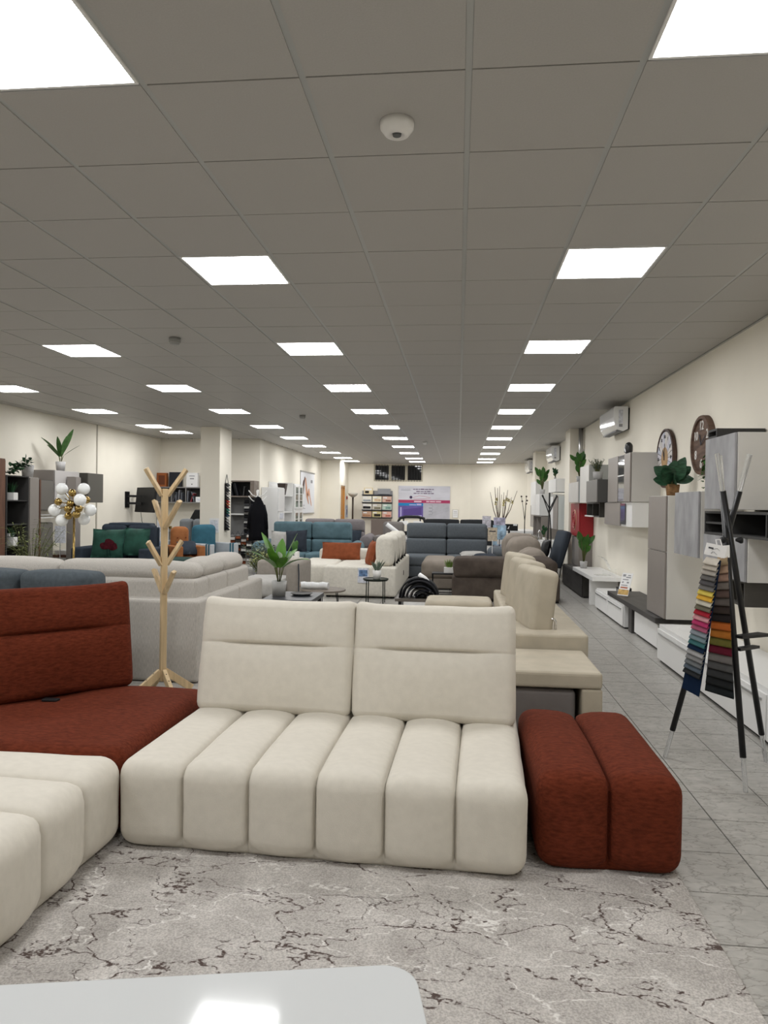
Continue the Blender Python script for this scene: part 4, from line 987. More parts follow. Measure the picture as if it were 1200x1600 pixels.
# teal sofa with two loose cushions
def front_sofa(name, label, x0, x1, y0, depth, m, back_z, seat_z=.46, arm_w=.22, arm_z=.62, roll=True, nb=2, split=None, arms=(1, 1), foot=.06, headrest=None):
    t = thing(name, label, 'sofa', ((x0+x1)/2, y0+depth/2, 0)); y1 = y0+depth
    a0 = x0+(arm_w if arms[0] else 0); a1 = x1-(arm_w if arms[1] else 0)
    P(t, 'base', m, a0, a1, y0+.03, y1, foot, seat_z-.2, r=.03)
    wseat = (a1-a0)/nb
    for k in range(nb):
        P(t, 'seat', m, a0+k*wseat+.003, a0+(k+1)*wseat-.003, y0, y1-.28, seat_z-.2, seat_z, r=.05, puff=(0, .01, .015))
        if split:
            P(t, 'backrest', m, a0+k*wseat+.003, a0+(k+1)*wseat-.003, y1-.30, y1-.06, seat_z-.02, split, r=.05, puff=(0, .02, .006))
            P(t, 'headrest', m, a0+k*wseat+.003, a0+(k+1)*wseat-.003, y1-.27, y1-.04, split+.004, back_z, r=.06, puff=(0, .02, .006))
        else: P(t, 'backrest', m, a0+k*wseat+.003, a0+(k+1)*wseat-.003, y1-.30, y1-.06, seat_z-.02, back_z, r=.07, puff=(0, .03, .01))
    P(t, 'back_frame', m, a0, a1, y1-.058, y1, foot, back_z-.05, r=.02, puff=(0, 0, 0))
    for s_, xa, xb in ((0, x0, x0+arm_w-.004), (1, x1-arm_w+.004, x1)):
        if not arms[s_]: continue
        if roll:
            P(t, 'arm', m, xa+.02, xb-.02, y0+.04, y1, foot, arm_z-.06, r=.04)
            c = (xa+xb)/2; MB().tube([(c, y0-.02, arm_z-.09), (c, y0, arm_z-.09), (c, y1-.02, arm_z-.07), (c, y1, arm_z-.07)], [arm_w*.40, arm_w*.52, arm_w*.52, arm_w*.44], 16).build('arm_roll', m, t, world=True, smooth=True)
        else: P(t, 'arm', m, xa, xb, y0+.02, y1, foot, arm_z, r=.035)
    for x in (x0+.1, x1-.1):
        for y in (y0+.1, y1-.1): MB().box(x-.025, x+.025, y-.025, y+.025, 0, foot).build('leg', BLACK, t, world=True)
    return t
front_sofa('teal_sofa', 'teal microfibre two-seat sofa facing the camera, with two loose cushions', -4.16, -1.98, 14.2, .95, TEAL, 1.06, .45, .26, .62, True, 2, split=.70, foot=.09)
cushion('pale grey cushion at the end of the teal sofa', (-3.66, 14.62, .66), .44, .42, .16, LCUSH, (-.25, .05, .1), seed=3)
cushion('dark charcoal cushion leaning on the teal sofa', (-3.32, 14.55, .67), .46, .46, .17, DARKC, (-.25, -.06, -.05), seed=4)
front_sofa('mauve_sofa', 'mauve grey sofa with rounded arms behind the teal sofa', -4.0, -2.02, 16.6, .95, MAUVE, 1.08, .45, .26, .68, True, 2, split=.78)
cushion('small navy cushion on the mauve grey sofa', (-2.5, 17.05, .64), .4, .4, .14, NAVY, (-.3, 0, 0), seed=5)
front_sofa('box_armchair', 'boxy grey armchair with square arms right of the mauve sofa', -2.0, -1.15, 16.9, .8, mat('warm_grey_fabric', (.20, .185, .175), .9), 1.03, .42, .17, .70, False, 1)
t = thing('paper_tube', 'white paper tube leaning on the boxy grey armchair', 'roll', (-1.3, 16.55, .0))
MB().tube([(-.35, .0, 1.0), (.18, .05, .60)], .05, 12).build('tube', PAPER, t, smooth=True); MB().tube([(-.352, 0, 1.0012), (-.345, 0, .996)], .03, 10).build('tube_mouth', DARKC, t)
MB().tube([(.17, .05, .61), (.24, .055, .0)], .02, 8).build('prop', PAPER, t)

# tall dark grey sofa facing the camera
gs = front_sofa('grey_sofa', 'tall slate grey two-seat sofa facing the camera in the middle', -1.06, .60, 14.1, .98, GREYF, 1.08, .455, .10, .60, False, 2, split=.765, arms=(0, 0), foot=.03)
P(gs, 'arm_bolster', GREYF, .61, .95, 14.2, 14.95, .40, .62, r=.10, puff=(.01, .02, .03))
P(gs, 'arm', GREYF, .62, .93, 14.25, 14.9, .04, .395, r=.04)
bd = thing('bed', 'dark headboards of a bed standing behind the tall slate grey sofa', 'bed', (-.1, 17.6, 0))
P(bd, 'headboard', mat('dark_headboard', (.03, .032, .035), .8), -.80, .03, 17.5, 17.64, .1, 1.11, r=.04)
P(bd, 'headboard', mat('dark_headboard', (.03, .032, .035), .8), .05, .86, 17.5, 17.64, .1, 1.11, r=.04)
P(bd, 'mattress', LCUSH, -.8, .86, 15.5, 17.48, .25, .5, r=.06); P(bd, 'base', DARKC, -.8, .86, 15.5, 17.48, .08, .245, r=.02)
for x in (-.7, .76): MB().box(x-.03, x+.03, 15.6, 15.66, 0, .08).build('leg', BLACK, bd, world=True)

# taupe and brown corner sofa
tb = thing('brown_sofa', 'brown and taupe corner sofa with a thick brown arm cushion', 'sofa', (.7, 12.5, 0))
P(tb, 'near_arm', BROWNF, -.08, 1.12, 10.95, 11.45, .03, .37, r=.03, puff=(0, .004, .004))
P(tb, 'arm_cushion', BROWNF, -.05, 1.12, 10.93, 11.46, .372, .655, r=.05, puff=(.02, .05, .02), nfn=wob(.016, 6), n=(10, 4, 4))
P(tb, 'side_panel', BROWNF, 1.28, 1.54, 10.95, 13.75, .03, .40, r=.04)
P(tb, 'side_cushion', BROWNF, 1.13, 1.50, 11.0, 11.72, .41, .645, r=.09, puff=(.02, .03, .04), nfn=wob(.02, 5), n=(6, 6, 4))
for y0, zt, xx in ((11.77, .74, 1.02), (12.45, .90, .90), (13.15, .93, .86)):
    P(tb, 'back_cushion', TAUPEF, xx, 1.42, y0, y0+.67, .42, zt, r=.13, puff=(.04, .02, .03), nfn=wob(.03, 4.2, y0), n=(6, 8, 6))
P(tb, 'seat', TAUPEF, .0, 1.29, 11.47, 13.75, .10, .43, r=.06)
P(tb, 'chaise', TAUPEF, -.62, -.02, 12.3, 13.7, .20, .50, r=.09, puff=(0, .02, .02)); P(tb, 'chaise_base', TAUPEF, -.60, -.03, 12.33, 13.68, .02, .198, r=.03)
for x, y in ((0, 11.05), (1.5, 11.05), (1.5, 13.6)): MB().box(x-.03, x+.03, y-.03, y+.03, 0, .03).build('foot', BLACK, tb, world=True)
cushion('black cushion lying flat on the taupe seat of the brown corner sofa', (.52, 12.6, .53), .44, .44, .15, DARKC, (-1.35, 0, .3), seed=6)
cushion('pale cushion at the far end of the taupe seat', (.3, 13.35, .53), .5, .4, .14, LCUSH, (-1.4, 0, .1), seed=7)
# C-shaped side table with grass
t = thing('tube_side_table', 'black tube side table with a grass pot beside the brown sofa', 'table', (-.22, 11.75, 0))
MB().box(-.19, .19, -.15, .15, .335, .355).build('tabletop', BLACK, t)
for s_ in (-.14, .14): MB().tube([(-.18, s_, .335), (-.18, s_, .012), (.18, s_, .012)], .009, 6).build('leg', BLKMET, t); MB().tube([(.17, s_, .335), (.17, s_, .012)], .009, 6).build('leg', BLKMET, t)
grassy('green grass in a white square pot on the black tube side table', (-.12, 11.72, .356), .065, .09, POTW, 60, .16, .5, .012, mat('grass_green', (.16, .26, .05), .6, var=.35), seed=6)

# low bench with the heap of sample books
t = thing('low_bench', 'low dark bench top under the heap of sample books', 'bench', (-.42, 9.5, 0))
MB().box(-.80, -.10, 9.25, 9.75, .20, .238).build('top', mat('grey_oak', (.13, .115, .10), .5, var=.25, stretch=(.3, 1, 1)), t, world=True, bevel=.003)
for x in (-.74, -.16): MB().box(x-.02, x+.02, 9.3, 9.7, 0, .2).build('leg', BLKMET, t, world=True)
hp = thing('sample_heap', 'bulging heap of dark folded fabric sample books on the low bench', 'fabric samples', (-.48, 9.45, .239))
rn = random.Random(11)
shade = [(20, 22, 26), (40, 40, 44), (16, 18, 24), (60, 58, 58), (26, 28, 34), (14, 15, 18), (96, 92, 92), (22, 24, 32), (34, 34, 36), (12, 13, 16), (48, 47, 50)]
for i in range(11):
    rr = .262-.0185*i; hh = .265-.0225*i+rn.uniform(-.006, .006); y0 = -.12+rn.uniform(-.06, .05); a0 = rn.uniform(0, .25)*PI*(i > 1); a1 = PI*(.98-rn.uniform(0, .35)*(i > 0)); vs = []; fs = []
    for j in range(15):
        a = a0+(a1-a0)*j/14
        for r_, z_ in ((rr, hh), (rr-.0175, hh-.0215)):
            for yy in (y0, y0+.26): vs.append((-.016+.012*i*(1 if i % 2 else .4)-r_*math.cos(a), yy+.01*math.sin(j+i), max(.002, z_*math.sin(a)+.003*rn.random())))
    for j in range(14):
        k = j*4; fs += [(k, k+1, k+5, k+4), (k+2, k+6, k+7, k+3), (k, k+4, k+6, k+2), (k+1, k+3, k+7, k+5)]
    MB().add(vs, fs).build('sample_sheet', mat('sheet_%d' % i, lin(*shade[i]), .7, var=.3, scale=20), hp, smooth=True)
rlo = MB().tube([(-.02, 0, .30), (.06, -.03, .25), (.13, -.05, .17)], [.028, .03, .028], 10).build('rolled_sheet', PAPER, hp, smooth=True)
MB().box(.16, .30, -.02, .12, .0, .012).build('loose_sheet', PAPER, hp)

# ------------------------------------------------------------------ ceiling devices
sd = thing('smoke_detector', 'large round white smoke detector on the ceiling near the camera', 'smoke detector', (-.27, 2.9, 2.945), 0)
MB().lathe([(.001, .012), (.022, .012), (.03, .0), (.05, .006), (.068, .03), (.07, .055), (.001, .055)], (0, 0, 0), 28).build('housing', POTW, sd, smooth=True)
MB().lathe([(.001, -.001), (.017, -.001), (.019, .012)], (.0, 0, .002), 16).build('sensor', mat('sensor_grey', (.08, .085, .085), .4), sd)
for k, (x, y, lab) in enumerate(((-2.69, 6.55, 'small grey ceiling detector to the left, between light panels'), (-2.75, 12.4, 'small grey ceiling detector farther down the room'), (-.84, 17.6, 'white detector hanging from the ceiling near the far light panels'))):
    q = thing('ceiling_detector', lab, 'smoke detector', (x, y, 2.94)); MB().lathe([(.001, 0), (.04, 0), (.055, .025), (.055, .06), (.001, .06)], (0, 0, 0), 16).build('housing', mat('detector_grey', (.30, .30, .29), .5) if k < 2 else WHITE, q, smooth=True)
    MB().lathe([(.04, .012), (.054, .022)], (0, 0, 0), 16).build('vent', BLACK, q)

# ------------------------------------------------------------------ brass globe lamp
lp = thing('floor_lamp', 'brass floor lamp with a cluster of white and brass globes', 'floor lamp', (-4.6, 8.2, 0))
MB().lathe([(.001, 0), (.16, 0), (.16, .015), (.02, .025), (.001, .025)], (0, 0, 0), 28).build('base', BRASS, lp, smooth=True)
MB().tube([(0, 0, .02), (0, 0, 1.32)], .013, 10).build('pole', BRASS, lp, smooth=True)
ctr = Vector((0, 0, 1.40)); arms = MB()
def gl(x, y, z, r, m, nm): MB().ball((x, y, z), r, 18).build(nm, m, lp, smooth=True); arms.tube([ctr, (x, y, z)], .006, 6)
for px_, py_, dy in ((96.5, 764, 0), (131, 764, .05), (125, 781, -.16), (85, 797, .02), (141, 797, .02), (96.5, 813, -.04), (131, 811, .06), (98, 777, .18), (110, 792, .22)):
    q = PY(px_, py_, 8.2+dy)-lp.location; gl(q.x, q.y, q.z, .0725, GLOBE, 'globe')
for px_, py_, dy in ((113, 770, -.05), (91, 784, -.02), (106, 795, -.12), (123, 795, -.08), (119, 804, -.12), (107, 806, -.05), (135, 781, .06), (110, 787, -.02)):
    q = PY(px_, py_, 8.2+dy)-lp.location; gl(q.x, q.y, q.z, .046, BRASS, 'brass_ball')
arms.build('arm', BRASS, lp, smooth=True)

# ------------------------------------------------------------------ left wall units
def zpx(py, Y): return PY(100, py, Y).z
unit('walnut_cabinet', 'tall walnut cabinet standing before the dark open bookcase', 'cabinet', (-7.38, -6.98, 9.0, 10.46, 0, 2.08), WALNUT, [(9.02, 9.72, .06, 2.06, WALNUT), (9.74, 10.44, .06, 2.06, WALNUT)], side=1)
bk = open_box('dark_bookcase', 'tall dark open bookcase with potted plants on its shelves', (-7.38, -6.98, 10.47, 11.05, 0.0, 1.83), mat('graphite_board', (.09, .088, .085)), mat('dark_back', (.03, .03, .03), .7), (), ((10.49, 11.03, .42), (10.49, 11.03, .70), (10.49, 11.03, 1.05), (10.49, 11.03, 1.43)), side=1, cat='bookcase')
unit('taupe_wardrobe', 'taupe panel cabinet right of the dark open bookcase', 'cabinet', (-7.38, -6.97, 11.06, 11.33, 0, 1.82), TAUPE, [(11.07, 11.32, .06, 1.81, TAUPE)], side=1)
wu = thing('walnut_frame_unit', 'dark taupe cabinet with walnut edges and a pale open gap in the middle', 'cabinet', (-7.2, 12.2, 0))
MB().box(-7.38, -7.0, 11.35, 11.77, 0, .02).build('plinth', BLACK, wu, world=True)
MB().box(-7.38, -6.975, 11.35, 11.385, .02, 1.79).build('edge_panel', WALNUT, wu, world=True)
MB().box(-7.38, -7.0, 11.39, 11.77, 1.27, 1.79).build('upper_body', DTAUPE, wu, world=True); MB().box(-7.0, -6.982, 11.395, 11.765, 1.28, 1.78).build('door', mat('umber_door', (.15, .14, .125), .45), wu, world=True)
MB().box(-7.38, -7.0, 11.39, 11.77, .02, 1.06).build('lower_body', DTAUPE, wu, world=True); MB().box(-7.0, -6.982, 11.395, 11.765, .04, 1.05).build('door', mat('umber_door', (.15, .14, .125), .45), wu, world=True)
MB().box(-7.38, -7.36, 11.39, 11.77, 1.06, 1.27).build('back_panel', GREIGE, wu, world=True)
MB().box(-7.36, -6.98, 11.395, 11.77, 1.14, 1.155).box(-7.36, -6.98, 11.395, 11.77, 1.19, 1.2).build('shelf', WHITE, wu, world=True)
unit('pale_wall_cabinet', 'pale lilac grey wall cabinet carrying the spiky leafy plant', 'cabinet', (-7.38, -6.98, 11.8, 12.62, 1.35, 1.97), mat('taupe_flank', (.27, .245, .23), .5), [(11.81, 12.61, 1.35, 1.97, mat('lilac_grey', (.50, .48, .47), .4))], side=1)
unit('dark_wall_cabinet', 'dark olive grey wall cabinet hung beyond the brass lamp', 'cabinet', (-7.38, -6.97, 12.9, 13.5, 1.41, 1.97), DTAUPE, [(12.91, 13.49, 1.41, 1.97, mat('olive_grey', (.125, .12, .105), .5))], side=1)
unit('taupe_column_unit', 'narrow taupe upright unit behind the pole of the brass lamp', 'cabinet', (-6.96, -6.79, 12.15, 12.33, 0, 1.87), TAUPE, [(12.155, 12.325, .03, 1.86, mat('taupe_flank', (.27, .245, .23), .5))], side=1)
t = thing('walnut_bench', 'low walnut bench with white drawers under the pale wall cabinet', 'bench', (-7.1, 12.9, 0))
MB().box(-7.38, -6.85, 12.4, 12.88, .40, .445).build('top', WALNUT, t, world=True); MB().box(-7.36, -6.88, 12.42, 12.86, .0, .398).build('drawer', WHITE, t, world=True)
MB().box(-7.38, -7.0, 12.5, 12.8, .446, .52).build('white_box', WHITE, t, world=True)
t = thing('price_sheet', 'price sheet on a thin stand before the pale wall cabinet', 'price card', (-6.90, 11.85, 0))
MB().tube([(0, 0, 0), (0, 0, .75)], .008, 6).build('stand', STEEL, t); MB().lathe([(.1, 0), (.1, .01), (.001, .012)], (0, 0, 0), 16).build('base', STEEL, t); MB().box(-.1, .1, -.004, .004, .7, 1.0).build('card', PAPER2, t)
# plants of the left wall
leafy('spiky leafy plant in a grey pot on the pale lilac wall cabinet', (-6.93+.0-.12, 12.1, 1.971), .085, .16, POTG, [(-120, 52, .12, .44, .11, .25), (-100, 45, .10, .36, .10, .3), (-20, 62, .14, .52, .13, .15), (20, 40, .12, .34, .05, .1), (80, 75, .10, .40, .10, .2), (-90, 78, .10, .36, .10, .2), (40, 70, .10, .34, .10, .2)], mat('spiky_leaf', (.06, .13, .04), .5, var=.5, scale=9))
tv = thing('trailing_pot_plant', 'trailing plant in a pale pot on top of the dark bookcase', 'plant', (-7.1, 11.2, 1.821)); pot(tv, .10, .20, POTG)
L_ = MB(); rn = random.Random(21)
for i in range(120):
    u = rn.random(); L_.leaf((.08-.05*u+rn.uniform(-.06, .06), -.12-.50*u+rn.uniform(-.08, .1), .20*(1-u)+.02+rn.uniform(-.02, .10)*(1-u*.6)), (rn.uniform(-.4, 1), rn.uniform(-1, 1), rn.uniform(-.2, .8)), .08, .06, .3, .2, n=3)
tag(L_.build('foliage', LEAFD, tv, smooth=True), kind='stuff')
grassy('dark grassy plant in a white trough on the upper bookcase shelf', (-7.12, 10.76, 1.439), .07, .12, POTW, 40, .20, .4, .02, LEAFD, seed=12)
grassy('dark grassy plant in a white trough on the lower bookcase shelf', (-7.12, 10.76, .709), .07, .14, POTW, 40, .20, .4, .02, LEAFD, seed=13)
lb = thing('trough_label', 'small white label box on the lower bookcase trough', 'label', (-7.1, 10.76, .86)); MB().box(-.02, .02, -.06, .06, 0, .05).build('label_body', PAPER, lb); MB().box(.02, .022, -.04, .04, .015, .035).build('printed_line', INK, lb)
bushy('feathery olive palm standing on the floor before the dark bookcase', (-6.26, 10.0, 0), .14, .3, POTG, 34, .95, .42, .016, .14, LEAFO, seed=15, name='potted_palm', droop=.4)

# dark blue sofa with green velvet cushions
ns = front_sofa('navy_sofa', 'dark navy sofa with green velvet seat under the dark wall cabinet', -6.75, -5.3, 11.9, .95, NAVY, 1.02, .40, .22, .62, False, 2, arms=(1, 1))
P(ns, 'velvet_chaise', DGREEN, -5.28, -4.47, 11.6, 12.35, .1, .47, r=.04)
P(ns, 'headrest', NAVY, -6.4, -5.6, 12.58, 12.84, .98, 1.045, r=.03)
gc = cushion('green velvet cushion with a red poppy print on the navy sofa', (-6.10, 12.0, .70), .58, .52, .2, GREENV, (-.22, 0, .08), seed=7)
POPPY = mat('poppy_red', (.05, .006, .010), .85, var=.5, scale=20)
def petal(cx, cz, r, a0, sq=.75):
    return [(cx+r*math.cos(a)*(1+.12*math.sin(3*a+a0)), cz+sq*r*math.sin(a)*(1+.12*math.cos(2*a+a0))) for a in [2*PI*i/14 for i in range(14)]]
for nm, cx, cz, r in (('printed_petal', .0, -.06, .095), ('printed_petal', .13, -.07, .085), ('printed_petal', .06, .0, .085)):
    poly = petal(cx, cz, r, cx*30)
    vs = [(x, -.10*((1-(x/.29)**4)*(1-(z/.26)**4))**.55-.012, z) for x, z in poly]+[(cx, -.10*((1-(cx/.29)**4)*(1-(cz/.26)**4))**.55-.016, cz)]
    n = len(poly); MB().add(vs, [(n, i, (i+1) % n) for i in range(n)]).build(nm, POPPY, gc)
MB().bar((.04, -.112, -.12), (.03, -.06, -.25), .012, .003).bar((.08, -.112, -.12), (.09, -.06, -.25), .012, .003).build('printed_stalk', DGREEN, gc)
cushion('plain green velvet cushion at the middle of the navy sofa', (-5.62, 12.08, .73), .48, .50, .2, GREENV, (-.2, .02, -.05), seed=8)

# ------------------------------------------------------------------ television corner and the far-left shelf
tvs = thing('television', 'flat black television turned on a wall arm beside the shelf', 'television', (-6.98, 15.4, 1.2))
o = MB().box(-.43, .43, -.03, .03, 0, .56).build('screen_body', BLACK, tvs, bevel=.008); o.location = (.0, .0, .0); o.rotation_euler = (.10, 0, PI-.68)
MB().box(-.415, .415, -.034, -.03, .02, .54).build('screen', mat('tv_screen', (.004, .004, .005), .12), o)
MB().bar((-.40, .0, .36), (-.1, .05, .36), .03, .05).bar((-.40, .0, .20), (-.1, .05, .20), .03, .05).build('wall_arm', BLKMET, tvs); MB().box(-.415, -.40, -.1, .1, .1, .46).build('wall_plate', BLKMET, tvs)
MB().tube([(-.1, .0, .1), (-.06, .0, -.2), (.04, .05, -.45)], .006, 5).tube([(.2, .2, .05), (.2, .2, -.45)], .006, 5).build('cable', BLACK, tvs)
SH = mat('grey_shelf_board', (.23, .225, .22), .6)
sh = thing('wall_shelf', 'long grey wall shelf with dividers holding books and catalogues', 'shelf', (-6.45, 17.0, 1.42))
MB().box(-7.38, -5.55, 16.86, 17.19, 1.785, 1.81).build('top', SH, sh, world=True); MB().box(-7.38, -5.55, 16.86, 17.19, 1.42, 1.445).build('bottom', SH, sh, world=True)
for x in (-7.37, -6.98, -6.62, -5.9): MB().box(x, x+.02, 16.87, 17.17, 1.445, 1.785).build('divider', SH, sh, world=True)
MB().box(-7.38, -5.55, 17.17, 17.19, 1.445, 1.785).build('back_panel', mat('shelf_back', (.10, .10, .10), .8), sh, world=True)
lo = thing('wall_ledge', 'pale grey ledge on the wall below the television', 'shelf', (-7.0, 16.9, .72)); MB().box(-7.38, -6.2, 16.7, 17.19, .72, .78).build('board', SH, lo, world=True); MB().box(-7.38, -6.2, 16.75, 17.19, .2, .25).build('lower_board', SH, lo, world=True); MB().box(-7.38, -6.2, 17.15, 17.19, .25, .72).build('back_panel', GREIGE, lo, world=True)
for x in (-7.36, -6.24): MB().box(x, x+.03, 16.8, 17.14, 0, .2).build('leg', SH, lo, world=True)
go = thing('gold_box', 'tiny gold box standing on the pale ledge below the television', 'box', (-7.0, 16.85, .78)); MB().box(-.05, .05, -.03, .03, 0, .07).build('body', BRASS, go, bevel=.004); MB().box(-.03, .03, -.033, -.03, .02, .05).build('front', BLACK, go)
rn = random.Random(31)
def books(x0, x1, z, n, y=16.95, group='', cols=None, where=''):
    group = where+'s'
    for i in range(n):
        w_ = rn.uniform(.02, .035); h_ = rn.uniform(.22, .31); x = x0+(x1-x0)*(i+.5)/n; lean = rn.choice((0, .05, -.25, .3, .12))
        c = rn.choice(cols or [(.5, .5, .5), (.06, .06, .07), (.25, .05, .06), (.6, .6, .58), (.12, .13, .15), (.2, .2, .22)])
        q = thing('catalogue', where, 'book', (x, y, z), 0, group)
        o = MB().box(-w_/2, w_/2, -.1, .1, 0, h_).build('cover', mat('cover_%.2f_%.2f' % (c[0], c[1]), c, .6), q); o.rotation_euler = (0, lean, 0); o.location = (0, 0, abs(math.sin(lean))*w_/2)
        MB().box(-w_/2+.003, w_/2-.003, -.097, .097, .004, h_+.001).build('pages', PAPER, o)
books(-6.95, -6.68, 1.445, 4, where='slim catalogue in the wall shelf compartment nearest the television')
books(-6.60, -6.35, 1.445, 3, where='slim catalogue in the wall shelf left of the white carton')
books(-5.86, -5.58, 1.445, 5, where='slim catalogue in the wall shelf compartment nearest the column')
books(-6.14, -5.92, 1.445, 3, where='slim catalogue in the wall shelf right of the white carton')
wcb = thing('white_carton', 'white carton with a small sign standing in the grey wall shelf', 'box', (-6.26, 16.93, 1.445)); MB().box(-.1, .1, -.05, .05, 0, .13).build('carton', PAPER, wcb); MB().box(.02, .09, -.02, 0, .13, .29).build('sign', PAPER, wcb); MB().box(-.07, .07, -.0515, -.05, .03, .08).build('printed_line', PAPER2, wcb)
ob = thing('orange_box', 'orange box standing on top of the grey wall shelf', 'box', (-7.26, 17.02, 1.811)); MB().box(-.12, .12, -.06, .06, 0, .34).build('carton', mat('orange_board', (.32, .10, .03), .6), ob); MB().box(-.08, .08, -.0625, -.06, .05, .28).build('printed_panel', mat('dark_orange', (.14, .045, .02), .6), ob)
bb = thing('black_box', 'black box with a round white mark on top of the wall shelf', 'box', (-6.92, 17.02, 1.811)); MB().box(-.15, .15, -.06, .06, 0, .36).build('carton', mat('blue_black', (.018, .02, .028), .5), bb)
MB().lathe([(.001, 0), (.035, 0), (.035, .003)], (.05, -.064, .14), 14, axis='y').build('printed_mark', PAPER, bb); MB().box(-.05, .09, -.0625, -.06, .07, .085).build('printed_line', PAPER, bb)
wc = thing('white_box', 'white box with grey print on top of the wall shelf, next to column', 'box', (-6.49, 17.02, 1.811)); MB().box(-.14, .14, -.06, .06, 0, .35).build('carton', PAPER, wc); MB().box(-.07, .07, -.0625, -.06, .26, .28).box(-.05, .05, -.0625, -.06, .19, .22).build('printed_line', mat('grey_print', (.3, .3, .32)), wc); MB().lathe([(.001, 0), (.014, 0), (.014, .002)], (0, -.063, .07), 12, axis='y').build('printed_dot', INK, wc)

# armchairs before the column
def armchair(name, label, x0, x1, y0, m, z, arm_m, arm_band=None, seat=None, btn=0):
    t = thing(name, label, 'armchair', ((x0+x1)/2, y0+.4, 0)); w_ = x1-x0
    bkb = blk(x0+.1, x1-.1, y0+.5, y0+.68, .38, z, r=.085, puff=(.0, .03, .015), nfn=wob(.006, 5)).build('backrest', m, t, world=True, smooth=True)
    P(t, 'seat', seat or m, x0+.13, x1-.13, y0+.02, y0+.5, .2, .44, r=.06)
    for xa, xb in ((x0, x0+.12), (x1-.12, x1)):
        P(t, 'arm', arm_m, xa, xb, y0, y0+.7, .1, .64, r=.02, puff=(0, 0, .004))
        if arm_band:
            for k in range(2): MB().box(xa-.004, xb+.004, y0+.02+k*.07, y0+.06+k*.07, .3, .645).build('arm_band', arm_band, t, world=True, bevel=.003)
    for x in (x0+.05, x1-.05):
        for y in (y0+.05, y0+.65): MB().box(x-.02, x+.02, y-.02, y+.02, 0, .1).build('leg', BLACK, t, world=True)
    for i in range(btn): MB().ball((x0+w_*(.35+.3*(i % 2)), y0+.475, .62+.16*(i//2)), .014, 8).build('button', RUSTC, t, world=True, smooth=True)
    return t
oa = armchair('orange_armchair', 'orange velvet armchair with buttoned back behind the navy sofa', -5.36, -4.82, 12.5, ORANGE, .97, ORANGE, btn=4)
cushion('dark blue cushion on the seat of the orange armchair', (-4.95, 12.8, .60), .36, .36, .13, NAVY, (-.9, 0, .75), seed=10)
oa.rotation_euler = (0, 0, .75)
pa = armchair('petrol_armchair', 'petrol blue armchair with pale banded arms next to the orange one', -5.26, -4.50, 13.38, PETROL, .99, mat('pale_arm_fabric', (.46, .48, .50), .9, var=.08), PETROL)
pa.rotation_euler = (0, 0, 1.1)
f2 = front_sofa('grey_loveseat', 'grey two-seat sofa seen past the orange armchair', -6.35, -5.5, 15.0, .8, mat('storm_grey', (.16, .17, .18), .9, var=.1), 1.06, .45, .12, .6, False, 2)
t = thing('black_chair', 'black high-backed office chair behind the grey two-seat sofa', 'chair', (-6.05, 16.35, 0))
MB().prism([(-.22, .55), (-.24, 1.05), (-.12, 1.27), (.12, 1.27), (.2, 1.0), (.22, .55)], -.03, .03, 'xz').build('backrest', BLACK, t, bevel=.02); MB().soft((0, -.25, .48), (.46, .46, .1), .04).build('seat', BLACK, t, smooth=True)
MB().tube([(0, -.25, .43), (0, -.25, .08)], .03, 8).build('column', BLKMET, t)
for a in range(5): MB().bar((0, -.25, .07), (.28*math.cos(a*1.257), -.25+.28*math.sin(a*1.257), .03), .04, .03).build('base_arm', BLKMET, t); MB().ball((.28*math.cos(a*1.257), -.25+.28*math.sin(a*1.257), .03), .028, 8).build('caster', BLACK, t)
t = thing('poster_stand', 'narrow white sign stand behind the coat tree', 'sign', (-6.0, 14.1, 0))
MB().box(-.12, .12, -.01, .01, .3, 1.08).build('panel', PAPER, t); MB().box(-.1, .1, -.014, -.01, .36, .64).build('printed_photo', mat('pale_blue_print', (.35, .45, .62), .6, var=.4, scale=12), t); MB().box(-.1, .1, -.014, -.01, .72, 1.02).build('printed_lines', PAPER2, t); MB().tube([(0, .01, 0), (0, .01, .4)], .012, 6).build('post', STEEL, t); MB().box(-.12, .12, -.1, .1, 0, .012).build('base', STEEL, t)
t = thing('price_sheet', 'white price sheet stuck to the front of the column', 'price card', (-5.0, 14.33, .82)); MB().box(-.1, .1, -.004, .004, 0, .30).build('card', PAPER, t); MB().box(-.08, .08, -.006, -.004, .04, .26).build('printed_lines', PAPER2, t)

# hanging swatches on the column, sample corner behind it
def hang(name, label, loc, w, h, n, cols, rz=0, group=None):
    t = thing(name, label, 'fabric samples', loc, rz, group)
    MB().box(-w/2, w/2, -.01, .0, -h, 0).build('backing', BLACK, t); MB().tube([(-w/2, -.005, 0), (0, -.005, w*.9), (w/2, -.005, 0)], .006, 5).build('hanger_loop', DARKC, t)
    for i in range(n):
        c = cols[i % len(cols)]; z = -h*(i+.15)/n
        MB().add([(-w/2+.01, -.012, z), (w/2-.0, -.012, z), (w/2-.0, -.055, z-h/n*.8), (-w/2+.01, -.055, z-h/n*.8), (w/2-.0, -.02, z-h/n*.95), (-w/2+.01, -.02, z-h/n*.95)], [(0, 3, 2, 1), (3, 5, 4, 2)]).build('swatch', mat('hang_%d_%d_%d' % c, lin(*c), .9), t)
    return t
hc = [(60, 60, 62), (150, 148, 146), (40, 42, 46), (120, 116, 112), (180, 176, 170), (70, 66, 64), (150, 50, 40), (160, 90, 60), (90, 30, 34), (40, 100, 90), (36, 84, 76), (40, 60, 80), (190, 190, 186), (150, 150, 148), (100, 100, 100), (60, 62, 66), (30, 30, 32)]
hang('swatch_hanger', 'fabric swatch hanger on the right side face of the column', (-4.885, 14.75, 1.86), .20, 1.0, 17, hc, rz=PI/2)
WD2 = mat('grey_brown_board', (.20, .165, .14), .6, var=.2)
